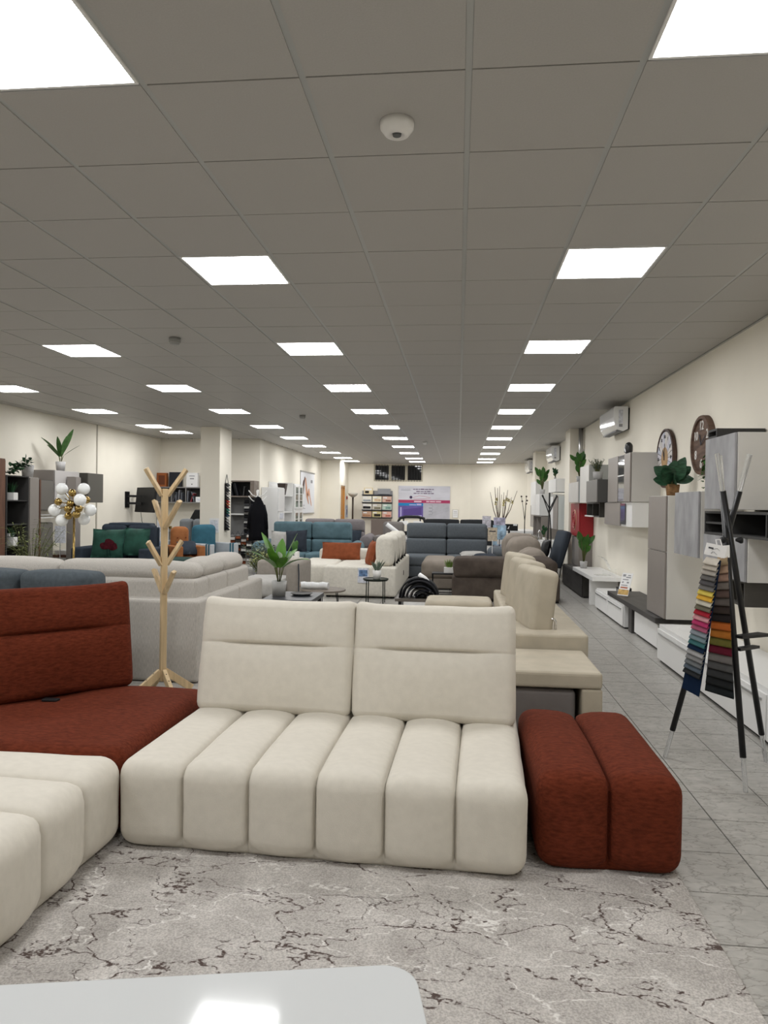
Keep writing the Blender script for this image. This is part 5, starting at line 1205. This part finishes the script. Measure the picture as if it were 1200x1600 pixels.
sx = thing('sample_cabinet', 'grey brown wall box shelf in the sample corner behind the column', 'shelf', (-5.2, 17.0, 1.58))
MB().box(-5.55, -4.88, 16.8, 17.19, 1.95, 1.98).build('top', WD2, sx, world=True); MB().box(-5.55, -4.88, 16.8, 17.19, 1.58, 1.61).build('bottom', WD2, sx, world=True); MB().box(-4.98, -4.88, 16.8, 17.19, 1.61, 1.95).build('side_panel', WD2, sx, world=True); MB().box(-5.55, -5.0, 17.17, 17.19, 1.61, 1.95).build('back_panel', BLACK, sx, world=True)
books(-5.5, -5.1, 1.61, 3, 16.95, 'binders in the sample corner box', [(.02, .02, .025), (.05, .05, .05), (.35, .35, .34)], 'dark binder leaning in the box shelf of the sample corner')
pb = thing('sample_panel_rack', 'grey back board with shelf in the sample corner behind the column', 'rack', (-5.2, 17.1, .5)); MB().box(-5.6, -4.9, 17.15, 17.19, .2, 1.58).build('panel', mat('grey_panel', (.15, .15, .15), .6), pb, world=True); MB().box(-5.55, -5.15, 16.95, 17.15, 1.15, 1.18).build('shelf', WHITE, pb, world=True); MB().box(-5.6, -4.88, 16.7, 17.15, .62, .66).build('rail_shelf', SH, pb, world=True)
for x in (-5.55, -4.93): MB().box(x-.02, x+.02, 17.05, 17.15, 0, .62).build('leg', SH, pb, world=True)
for k, (x, lab) in enumerate(((-5.08, 'tall narrow fabric sample hanger left of the wide one'), (-4.92, 'tall dark fabric sample hanger beside the black coat'))):
    hang('swatch_hanger', lab+' in the sample corner', (x, 16.88, 1.52), .13, .85, 12, [(24, 24, 26), (60, 60, 62), (150, 150, 148), (36, 36, 40), (90, 88, 86)] if k == 0 else [(20, 20, 24), (40, 42, 46), (80, 84, 88)])
for i in range(5):
    hang('sample_strip', ['leftmost looped sample strip under the rail shelf', 'second looped sample strip from the column under the rail shelf', 'middle looped sample strip under the rail shelf', 'fourth looped sample strip from the column under the rail shelf', 'looped sample strip nearest the black coat under the rail shelf'][i]+' of the sample corner', (-5.46+.135*i, 16.55, .62+.02*i), .12, .62+.06*(i % 2), 9, [(40, 38, 36), (170, 165, 160), (110, 60, 40), (60, 58, 56), (200, 198, 194)][i % 3:]+[(30, 30, 32)], rz=.3, group='looped sample strips')

# white coat stand with the black coat
cs = thing('coat_stand', 'white branched coat stand carrying the black coat', 'coat stand', (-4.42, 15.5, 0))
MB().tube([(0, 0, .03), (0, 0, 1.74)], .018, 10).build('pole', WHITE, cs, smooth=True); MB().lathe([(.001, 0), (.2, 0), (.2, .015), (.03, .03)], (0, 0, 0), 20).build('base', WHITE, cs)
for z in (1.62, 1.50):
    for a in range(4):
        c, s_ = math.cos(a*PI/2+.4), math.sin(a*PI/2+.4); MB().tube([(0, 0, z-.05), (c*.12, s_*.12, z), (c*.2, s_*.2, z+.10)], [.012, .011, .012], 6).build('branch', WHITE, cs, smooth=True)
co = thing('black_coat', 'black hooded coat hanging on the white coat stand', 'coat', (-4.34, 15.27, .64))
vs = []; fs = []; NR = 14; NA = 28
for i in range(NR):
    u = i/(NR-1); z = .92*(1-u); wx = (.045+.12*min(1, u*3.2)**.8+.05*u); wy = .05+.07*min(1, u*3)+.02*u
    for k in range(NA):
        a = 2*PI*k/NA; f_ = 1+.07*u*math.sin(7*a+u*3); vs.append((wx*f_*math.cos(a)+.02*u, wy*f_*math.sin(a), z+.015*math.sin(3*a)*u))
for i in range(NR-1):
    for k in range(NA): fs.append((i*NA+k, (i+1)*NA+k, (i+1)*NA+(k+1) % NA, i*NA+(k+1) % NA))
fs.append(tuple(range(NA))); fs.append(tuple((NR-1)*NA+k for k in range(NA))[::-1])
CO = mat('black_wool', (.006, .006, .008), .9)
MB().add(vs, fs).build('coat_body', CO, co, smooth=True)
for s_ in (-1, 1): MB().tube([(s_*.11, -.02, .76), (s_*.165, -.03, .55), (s_*.195, -.04, .24)], [.05, .052, .045], 10).build('sleeve', CO, co, smooth=True)
MB().ball((0, -.01, .87), .075, 12, sy=.8, sz=1.0).build('hood', CO, co, smooth=True)
MB().tube([(-.02, -.05, .93), (0, -.03, .975), (.02, -.05, .93)], .005, 5).build('hanger_loop', DARKC, co)

# white cabinets of the side wall
def wcab(name, label, y0, y1, z1, doors, x1=-4.42): return unit(name, label, 'cabinet', (-4.85, x1, y0, y1, 0, z1), WHITE, doors, side=1)
wt = wcab('white_wardrobe', 'tall white two-part cabinet behind the black coat', 17.35, 17.98, 1.84, [(17.36, 17.97, .05, 1.22, WHITE), (17.36, 17.97, 1.24, 1.82, WHITE)])
MB().box(-4.42, -4.412, 17.5, 17.85, 1.06, 1.2).build('price_label', PAPER2, wt, world=True)
ws = thing('open_white_shelf', 'white open shelf unit between the tall cabinet and the glazed cabinet', 'shelf', (-4.65, 18.5, 0))
MB().box(-4.85, -4.83, 18.0, 19.0, 0, 2.0).build('back_panel', WHITE, ws, world=True)
for z in (.3, .8, 1.2, 1.63): MB().box(-4.83, -4.45, 18.0, 18.95, z, z+.03).build('shelf', WHITE, ws, world=True)
MB().box(-4.83, -4.45, 18.96, 19.0, 0, 2.0).build('side_panel', WHITE, ws, world=True)
vz = thing('dark_vase', 'dark brown square vase on the top white open shelf', 'vase', (-4.55, 18.25, 1.661)); MB().add([(-.07, -.07, 0), (.07, -.07, 0), (.07, .07, 0), (-.07, .07, 0), (-.11, -.11, .3), (.11, -.11, .3), (.11, .11, .3), (-.11, .11, .3)], [(3, 2, 1, 0), (0, 1, 5, 4), (1, 2, 6, 5), (2, 3, 7, 6), (3, 0, 4, 7)]).build('body', mat('dark_vase', (.035, .022, .018), .4), vz); MB().box(-.09, .09, -.09, .09, .26, .27).build('inner', BLACK, vz)
gcb = wcab('glazed_cabinet', 'white cabinet with small glass panes beside the legs poster', 19.05, 20.1, 1.98, [])
for y0, y1 in ((19.08, 19.56), (19.59, 20.07)):
    for z0, z1 in ((1.3, 1.94), (.62, 1.24), (.06, .58)):
        dd = MB().box(-4.42, -4.40, y0, y1, z0, z0+.05).box(-4.42, -4.40, y0, y1, z1-.05, z1).box(-4.42, -4.40, y0, y0+.07, z0+.05, z1-.05).box(-4.42, -4.40, y1-.07, y1, z0+.05, z1-.05).build('door', WHITE, gcb, world=True)
        MB().box(-4.415, -4.408, y0+.07, y1-.07, z0+.05, z1-.05).build('pane', mat('cabinet_glass', (.16, .18, .15), .08, var=.5, scale=6), dd, world=True)
        for k in (1, 2): MB().box(-4.408, -4.40, y0+.07, y1-.07, z0+.05+(z1-z0-.1)*k/3-.008, z0+.05+(z1-z0-.1)*k/3+.008).build('shelf_line', WHITE, dd, world=True)
# poster with bare legs
po = thing('legs_poster', 'white hanging poster showing crossed bare legs and dark hair', 'poster', (-4.845, 22.75, 1.14))
MB().box(0, .006, -1.05, 1.05, 0, 1.3).build('sheet', mat('poster_white', (.74, .75, .78), .6), po); MB().box(-.005, .02, -1.08, 1.08, 1.29, 1.33).build('top_bar', STEEL, po); MB().box(-.005, .02, -1.05, 1.05, -.03, .01).build('bottom_bar', STEEL, po)
SKIN = mat('printed_skin', (.62, .33, .22), .6, var=.2, scale=5)
fl_ = lambda pts: MB().add([(.008, y, z) for y, z in pts], [tuple(range(len(pts)))])
fl_([(-.75, .62), (-.62, .60), (-.52, .90), (-.40, 1.13), (-.48, 1.17), (-.60, 1.05), (-.70, 1.02), (-.82, .85)]).build('printed_hair', mat('printed_hair', (.09, .05, .045), .7), po)
fl_([(-.45, 1.12), (-.28, 1.12), (-.14, .86), (.02, .62), (.14, .40), (.2, .30), (.12, .28), (-.05, .40), (-.22, .52), (-.36, .80)]).build('printed_figure', SKIN, po)
fl_([(-.1, .60), (.1, .78), (.22, .80), (.30, .70), (.42, .50), (.60, .32), (.62, .22), (.54, .24), (.36, .42), (.22, .58), (.05, .52)]).build('printed_figure', SKIN, po)
MB().box(.007, .009, -.85, -.45, .24, .26).box(.007, .009, -.85, -.55, .19, .205).box(.007, .009, -.85, -.35, .14, .155).box(.007, .009, .45, .75, .98, 1.08).build('printed_lines', mat('grey_print', (.3, .3, .32)), po)

# ------------------------------------------------------------------ far wall
YF = YB-.02
tl = thing('torchiere', 'torchiere floor lamp with an upturned glass bowl at the far wall', 'floor lamp', (-3.92, 26.5, 0))
MB().lathe([(.001, 0), (.14, 0), (.14, .02), (.02, .03)], (0, 0, 0), 20).build('base', BLKMET, tl); MB().tube([(0, 0, .02), (0, 0, 1.72)], .035, 8).build('pole', mat('dark_bronze', (.05, .035, .025), .4, metal=.5), tl, smooth=True)
MB().lathe([(.02, 1.70), (.06, 1.71), (.15, 1.77), (.2, 1.86), (.19, 1.86), (.14, 1.78), (.001, 1.74)], (0, 0, 0), 22).build('lamp_shade', mat('alabaster', (.42, .40, .35), .4), tl, smooth=True)
br = thing('brochure_rack', 'grey wall rack of shelves displaying rows of brochures', 'rack', (-3.07, YB-.08, .92))
MB().box(-.58, .58, .05, .07, 0, 1.05).build('back_panel', mat('rack_grey', (.33, .33, .34), .6), br)
for k in range(4): MB().box(-.58, .58, -.10, .05, .02+k*.285, .045+k*.285).build('shelf', DARKC, br)
MB().box(.02, .5, -.02, .05, .92, 1.13).build('header', mat('header_grey', (.30, .31, .33), .6), br)
BC = [(.74, .72, .64), (.78, .74, .58), (.62, .42, .34), (.74, .72, .66), (.55, .52, .44), (.46, .58, .50), (.52, .34, .24), (.60, .52, .26), (.70, .42, .34)]
for k in range(3):
    for j in range(3):
        i = k*3+j; lab = ['yellow cream', 'ivory', 'salmon brown', 'white and black', 'grey buff', 'sage green', 'terracotta', 'mustard and black', 'coral pink'][i]
        q = thing('brochure', '%s landscape brochure standing in the %s row of the far wall rack' % (lab, ['top', 'middle', 'bottom'][k]), 'brochure', (-3.07-.38+.38*j, YB-.155, .967+(2-k)*.285), 0, 'brochures in the far wall rack')
        MB().box(-.175, .175, 0, .012, 0, .225).build('cover', mat('brochure_%d' % i, BC[i], .6), q).rotation_euler = (-.08, 0, 0)
        pr = [(.3, .34, .38), (.6, .45, .3), (.28, .10, .08), (.02, .02, .02), (.16, .15, .10), (.20, .33, .30), (.42, .22, .12), (.03, .025, .02), (.5, .16, .12)][i]
        MB().box(-.15+.05*(i % 3), .14, -.004, .0, .03, .09+.03*(i % 2)).build('printed_photo', mat('brochure_print_%d' % i, pr, .6, var=.4, scale=22), q)
        MB().box(-.14, .0, -.005, .0, .14, .19).build('printed_title', PAPER, q)
q = thing('brochure', 'single yellow framed brochure standing above the rest of the rack', 'brochure', (-3.4, YB-.155, 1.83), 0, 'brochures in the far wall rack'); MB().box(-.17, .17, 0, .012, 0, .25).build('cover', mat('brochure_10', (.72, .62, .40), .6), q); MB().box(-.13, .02, -.004, 0, .04, .13).build('printed_photo', BLACK, q); MB().box(-.13, .13, -.004, 0, .15, .22).build('printed_title', PAPER, q)
# blue purple mattress poster
ps = thing('mattress_poster', 'big white pink and purple mattress advertising poster on the far wall', 'poster', (-1.29, YF-.0, .94))
W2, HH = .975, 1.23
MB().box(-W2, W2, -.02, .015, 0, HH).build('board', mat('poster_lilac', (.60, .60, .66), .5, var=.10, scale=2.5, stretch=(.6, 1, 2.4)), ps)
y_ = -.021
MB().box(-W2, W2, y_-.002, y_, .585, .70).build('printed_band', mat('magenta_print', (.40, .05, .13), .5), ps)
MB().box(-W2, -.03, y_-.002, y_, .475, .584).build('printed_band', mat('azure_print', (.02, .22, .50), .5), ps)
MB().box(-W2, -.03, y_-.002, y_, .02, .474).build('printed_panel', mat('violet_print', (.14, .10, .33), .5, var=.12, scale=3), ps)
MB().box(-.02, W2-.02, y_-.002, y_, .02, .583).build('printed_panel', mat('pale_print', (.46, .46, .51), .5, var=.1, scale=3), ps)
MB().add([(-.78, y_-.003, .08), (-.78, y_-.003, .34), (-.1, y_-.003, .42), (-.1, y_-.003, .14)], [(0, 3, 2, 1)]).build('printed_mattress', mat('violet_dark', (.10, .065, .25), .5), ps)
MB().box(-.90, -.85, y_-.004, y_, .06, .42).box(-.44, -.08, y_-.004, y_, .08, .12).box(-.56, -.30, y_-.004, y_-.001, .50, .53).box(-.28, -.10, y_-.004, y_-.001, .50, .555).build('printed_lines', mat('lilac_print', (.50, .46, .72), .5), ps)
ww = MB(); rn = random.Random(4)
for z, x0, x1, h_ in ((1.09, -.42, .38, .036), (1.005, -.30, .28, .034), (.935, -.40, .36, .034)):
    x = x0
    while x < x1: l_ = rn.uniform(.05, .15); ww.box(x, min(x+l_, x1), y_-.003, y_, z, z+h_*rn.uniform(.7, 1)); x += l_+.02
ww.build('printed_words', mat('plum_print', (.10, .05, .12), .6), ps)
wv = MB(); x = .08
for l_ in (.12, .2, .2): MB().box(x, x+l_, y_-.004, y_-.001, .62, .665).build('printed_word', mat('pink_print', (.72, .55, .62), .6), ps); x += l_+.02
MB().box(-.38, -.1, y_-.004, y_-.001, .615, .665).build('printed_word', mat('pink_print', (.72, .55, .62), .6), ps)
lg = MB()
for k in range(5): lg.bar((-.88+.07*k, y_-.003, 1.07+.02*(k % 2)), (-.83+.07*k, y_-.003, 1.15), .02, .003)
lg.box(-.88, -.52, y_-.004, y_-.001, 1.06, 1.08).build('printed_logo', mat('silver_print', (.33, .35, .40), .5), ps)
MB().lathe([(.001, 0), (.055, 0), (.055, .003)], (-.50, y_-.003, .80), 14, axis='y').build('printed_head', mat('hair_print', (.05, .03, .08), .6), ps)
MB().tube([(-.44, y_-.002, .78), (-.2, y_-.002, .86), (.0, y_-.002, .84), (.25, y_-.002, .78)], .008, 5).tube([(-.4, y_-.002, .74), (.0, y_-.002, .745), (.2, y_-.002, .76)], .008, 5).build('printed_body_line', mat('rose_print', (.55, .28, .34), .6), ps)
for k in range(3): MB().tube([(.18, y_-.002, .16+.13*k), (.30, y_-.002, .16+.13*k), (.34, y_-.002, .21+.13*k), (.30, y_-.002, .26+.13*k), (.18, y_-.002, .26+.13*k)], .006, 5).build('printed_spring', mat('grey_line', (.25, .25, .28), .5), ps)
MB().bar((.15, y_-.002, .07), (.94, y_-.002, .32), .012, .002).bar((.25, y_-.002, .2), (.94, y_-.002, .42), .012, .002).build('printed_edge', mat('grey_line', (.25, .25, .28), .5), ps)
t = thing('wall_notice', 'small framed white notice on the far wall right of the poster', 'sign', (-.11, YF, .98)); MB().box(-.11, .11, -.01, .015, 0, .32).build('frame', mat('notice_frame', (.55, .53, .48), .5), t); MB().box(-.095, .095, -.012, -.01, .015, .305).build('sheet', PAPER, t); MB().box(-.06, .06, -.014, -.012, .22, .24).box(-.07, .07, -.014, -.012, .16, .17).box(-.07, .07, -.014, -.012, .10, .11).build('printed_lines', mat('grey_print', (.3, .3, .32)), t)
unit('brochure_counter', 'brown counter standing below the far wall brochure rack', 'cabinet', (-3.2, -2.5, 26.3, 26.8, 0, .90), mat('counter_brown', (.17, .14, .125), .6), [])
t = thing('office_desk', 'grey and white office desk left of the tall slate grey sofa', 'desk', (-1.9, 23.2, 0))
MB().box(-2.35, -1.0, 22.9, 23.6, .80, .85).build('desktop', WHITE, t, world=True); MB().box(-2.32, -1.9, 22.95, 23.55, 0, .799).build('pedestal', mat('desk_grey', (.36, .36, .35), .5), t, world=True); MB().box(-1.1, -1.04, 22.95, 23.55, 0, .799).build('leg', mat('desk_grey', (.36, .36, .35), .5), t, world=True); MB().box(-2.15, -2.0, 22.94, 22.95, .62, .72).build('drawer_label', PAPER, t, world=True)
t = thing('desk_chair', 'black office chair with curved back at the office desk', 'chair', (-1.55, 24.1, 0))
MB().tube([(-.48, -.1, .80), (-.40, 0, 1.0), (-.2, .08, 1.05), (.2, .08, 1.05), (.40, 0, 1.0), (.48, -.1, .80)], .05, 10).build('backrest', BLACK, t, smooth=True); MB().soft((0, -.05, .5), (.7, .5, .12), .05).build('seat', BLACK, t, smooth=True); MB().tube([(0, -.05, .44), (0, -.05, .06)], .03, 8).build('column', BLKMET, t); MB().lathe([(.28, 0), (.28, .03), (.03, .06)], (0, -.05, 0), 20).build('base', BLKMET, t)
MB().box(-.3, -.26, -.02, .1, .50, 1.0).box(.26, .3, -.02, .1, .50, 1.0).build('back_post', BLACK, t)
for x, lab in ((-1.75, 'left of the desk chair middle'), (-1.3, 'right of the desk chair middle')):
    q = thing('paper_stack', 'white paper stack on the office desk, '+lab, 'paper', (x, 23.1, .851)); MB().box(-.13, .13, -.1, .1, 0, .07).build('sheets', PAPER, q); MB().box(-.13, .13, -.1, .1, .071, .074).build('top_sheet', PAPER2, q)
# things at the end of the grey sofa: price cards, printed bag vase with twigs
for k, (x, y, z0, lab) in enumerate(((.60, 15.3, 1.0, 'upper speckled price card on a white stick right of the tall grey sofa'), (.66, 13.9, .80, 'lower beige price card on a white stick right of the tall grey sofa'))):
    q = thing('price_card', lab, 'price card', (x, y, 0)); MB().tube([(0, 0, 0), (0, 0, z0)], .008, 6).build('stick', PAPER, q); MB().lathe([(.08, 0), (.08, .01), (.001, .012)], (0, 0, 0), 14).build('base', PAPER, q)
    MB().box(-.09, .09, -.004, .004, z0-.02, z0+.24).build('card', mat('speckled_card', (.55, .53, .58), .7, var=.35, scale=30) if k == 0 else mat('beige_card', (.55, .48, .38), .7, var=.3, scale=24), q); MB().box(-.06, .06, -.006, -.004, z0+.16, z0+.18).build('printed_lines', INK if k else PAPER2, q)
vs_ = thing('twig_vase', 'tall lilac patterned vase of long twigs with yellow flowers', 'vase', (1.02, 18.0, 0))
MB().box(-.14, .14, -.10, .10, .1, 1.17).build('body', mat('lilac_pattern', (.45, .43, .55), .6, var=.45, scale=16, detail=6), vs_, bevel=.01); MB().box(-.18, .18, -.14, .14, 0, .1).build('base', POTG, vs_)
rn = random.Random(17); tw = MB(); fw_ = MB()
tops = [(-.24, 1.80), (-.13, 1.92), (-.06, 1.90), (-.1, 1.75), (.0, 1.95), (.10, 1.80), (.20, 1.86), (.16, 1.72), (.30, 1.68), (.42, 1.84), (.05, 1.74)]
for x, z in tops:
    dx = .06 if x > .08 else -.02
    tw.tube([(dx+rn.uniform(-.02, .02), rn.uniform(-.04, .04), 1.0), (x*.55+dx*.5, rn.uniform(-.06, .06), (1.0+z)/2-.05), (x, rn.uniform(-.15, .15), z)], [.011, .009, .005], 5)
tw.build('twig', TWIG, vs_)
for x, z in ((.10, 1.58), (.17, 1.62), (.22, 1.60), (.30, 1.56), (.09, 1.50), (-.10, 1.52), (-.08, 1.62)):
    for k in range(6): fw_.leaf((x, -.1, z), (math.cos(k), -.6, math.sin(k*1.05)), .06, .04, .1, .2, n=3)
fw_.build('blossom', mat('yellow_flower', (.42, .36, .12), .6, var=.4), vs_)
t = thing('blue_leaflets', 'blue and white leaflets in an acrylic stand in front of the twig vase', 'leaflet', (.88, 15.4, .0))
MB().tube([(0, 0, 0), (0, 0, .75)], .012, 6).build('stand', BLKMET, t); MB().lathe([(.1, 0), (.1, .01), (.001, .015)], (0, 0, 0), 14).build('base', BLKMET, t); o = MB().box(-.14, .14, -.004, .004, .62, 1.05).build('leaflet', mat('blue_leaflet', (.35, .50, .66), .5, var=.6, scale=9), t); MB().box(-.05, .12, -.008, -.004, .64, .74).build('printed_lines', PAPER, t)
MB().box(.18, .22, 0, .05, 0, .95).build('post', BLACK, t)
t = thing('white_desk', 'long white desk on trestles under the far right cabinets', 'desk', (1.5, 19.0, 0))
MB().box(1.05, 2.0, 18.6, 20.5, .76, .82).build('desktop', WHITE, t, world=True); MB().box(1.05, 1.9, 18.3, 18.6, .66, .70).build('front_shelf', WHITE, t, world=True)
for x in (1.1, 1.9):
    for y in (18.7, 20.4): MB().box(x-.03, x+.03, y-.03, y+.03, 0, .76).build('leg', WHITE, t, world=True)
MB().box(1.08, 1.87, 18.32, 18.36, 0, .66).build('front_panel', mat('desk_grey', (.36, .36, .35), .5), t, world=True)
q = thing('black_banner', 'flat black box with a small white feather mark on the white desk', 'box', (1.32, 18.85, .821)); MB().box(-.22, .22, -.06, .06, 0, .17).build('carton', BLACK, q); MB().prism([(-.05, .04), (-.01, .05), (.01, .13), (-.02, .10)], -.064, -.06, 'xz').build('printed_mark', PAPER, q); MB().box(.10, .2, -.062, -.06, .13, .175).build('label', PAPER, q)
t = thing('orchid_stem', 'thin black artificial orchid stem rising above the white desk', 'ornament', (1.63, 17.9, .0))
MB().tube([(0, 0, .015), (0, 0, 1.1), (.02, 0, 1.5), (.03, 0, 1.72)], [.014, .012, .008, .005], 6).tube([(0, 0, 1.1), (-.04, 0, 1.4), (-.09, 0, 1.7)], [.009, .007, .005], 6).build('stem', BLACK, t); MB().lathe([(.12, 0), (.12, .015), (.001, .02)], (0, 0, 0), 16).build('base', BLACK, t)
for x, z in ((.03, 1.70), (-.09, 1.70), (.05, 1.6), (-.07, 1.58), (.03, 1.52)): MB().ball((x, -.02, z), .022, 8).build('bud', mat('dark_bud', (.05, .035, .03), .6), t)
wk = unit('white_chest', 'small white chest with framed side near the black coat stand', 'cabinet', (1.72, 2.14, 15.5, 16.1, 0, .73), WHITE, [(15.52, 16.08, .05, .70, WHITE)])
MB().box(1.76, 2.10, 15.492, 15.5, .08, .12).box(1.76, 2.10, 15.492, 15.5, .60, .64).box(1.76, 1.80, 15.492, 15.5, .12, .60).box(2.06, 2.10, 15.492, 15.5, .12, .60).build('side_frame', WHITE, wk, world=True)
st = thing('white_step', 'low white step in front of the small white chest', 'step', (1.86, 15.2, 0)); MB().box(1.66, 2.1, 14.95, 15.47, .38, .42).build('top', WHITE, st, world=True); MB().box(1.68, 2.08, 14.98, 15.45, 0, .38).build('body', WHITE, st, world=True)
upright('dark succulent in a white pot on the small white chest', (1.85, 15.75, .731), .62, LEAFD, potm=POTW, seed=6)
kt = thing('metal_jug', 'polished metal faucet-like hook on the small white chest', 'ornament', (1.79, 15.9, .731)); MB().tube([(-.04, 0, 0), (-.04, 0, .18), (-.02, 0, .22), (.0, 0, .18)], .012, 8).build('hook', CHROME, kt, smooth=True); MB().lathe([(.04, 0), (.04, .012)], (-.04, 0, 0), 12).build('base', CHROME, kt)
# black branch coat stand
cb_ = thing('branch_stand', 'black metal coat stand with forked branches by the far white cabinets', 'coat stand', (1.83, 14.75, 0))
for a in range(3):
    c, s_ = math.cos(a*2.094), math.sin(a*2.094)
    MB().tube([(c*.22, s_*.22, 0), (c*.05, s_*.05, .5), (c*.035, s_*.035, 1.0), (c*.012, s_*.012, 1.3)], .012, 6).build('pole', BLKMET, cb_, smooth=True)
MB().tube([(0, 0, 1.28), (0, 0, 1.74)], .016, 8).build('mast', BLKMET, cb_)
for dx, dy, z0, z1 in ((-.14, 0, 1.42, 1.68), (.14, .02, 1.40, 1.68), (-.12, .1, 1.30, 1.66), (.13, -.1, 1.33, 1.66)): MB().tube([(0, 0, z0), (dx, dy, z1)], .011, 6).ball((dx, dy, z1), .02, 8).build('branch', BLKMET, cb_)
# dark armchair with the black pillow
da = thing('recliner', 'slate blue reclined armchair with a black pillow near the wall', 'armchair', (1.87, 14.05, 0))
P(da, 'seat', mat('slate_recliner', (.05, .06, .075), .85), 1.42, 1.87, 13.85, 14.5, .12, .43, r=.05)
o = MB().soft((0, 0, 0), (.14, .66, .72), .05, (.01, .01, .01), (3, 4, 5)).build('backrest', mat('slate_recliner', (.05, .06, .075), .85), da, smooth=True); o.location = (.09, .12, .64); o.rotation_euler = (0, .28, .12)
for x in (1.48, 1.82):
    for y in (13.91, 14.45): MB().box(x-.02, x+.02, y-.02, y+.02, 0, .13).build('leg', BLACK, da, world=True)
MB().tube([(.20, -.16, .95), (.05, -.16, .05), (.0, -.16, .0)], .012, 6).build('side_rail', STEEL, da)
cushion('black pillow propped on the slate blue reclined armchair', (1.68, 14.06, .64), .42, .38, .14, BLACK, (.25, 0, PI/2+.1), seed=12)
q = thing('framed_photo', 'small poster on the passage wall next to the orange door', 'poster', (-4.19, 26.75, .95)); MB().box(0, .01, -.22, .22, 0, .45).build('sheet', mat('poster_blue', (.42, .44, .55), .6, var=.35, scale=7), q); MB().box(.01, .012, -.1, .05, .1, .3).build('printed_photo', mat('poster_dark', (.1, .12, .2), .6), q)
q = thing('alarm_button', 'small red alarm button on the passage wall by the orange door', 'alarm', (-4.19, 26.72, 1.62)); MB().box(0, .03, -.06, .06, 0, .12).build('housing', RED, q, bevel=.006); MB().lathe([(.001, 0), (.03, 0), (.03, .01)], (.03, 0, .06), 12, axis='x').build('button', BLACK, q)
t = thing('price_sheet', 'white price sheet hanging beside the black coat', 'price card', (-4.02, 15.9, 0)); MB().box(-.10, .10, -.004, .004, .72, 1.0).build('card', PAPER2, t); MB().tube([(0, .008, 0), (0, .008, .8)], .007, 6).build('stand', STEEL, t); MB().lathe([(.08, 0), (.08, .01), (.001, .012)], (0, .008, 0), 14).build('base', STEEL, t)
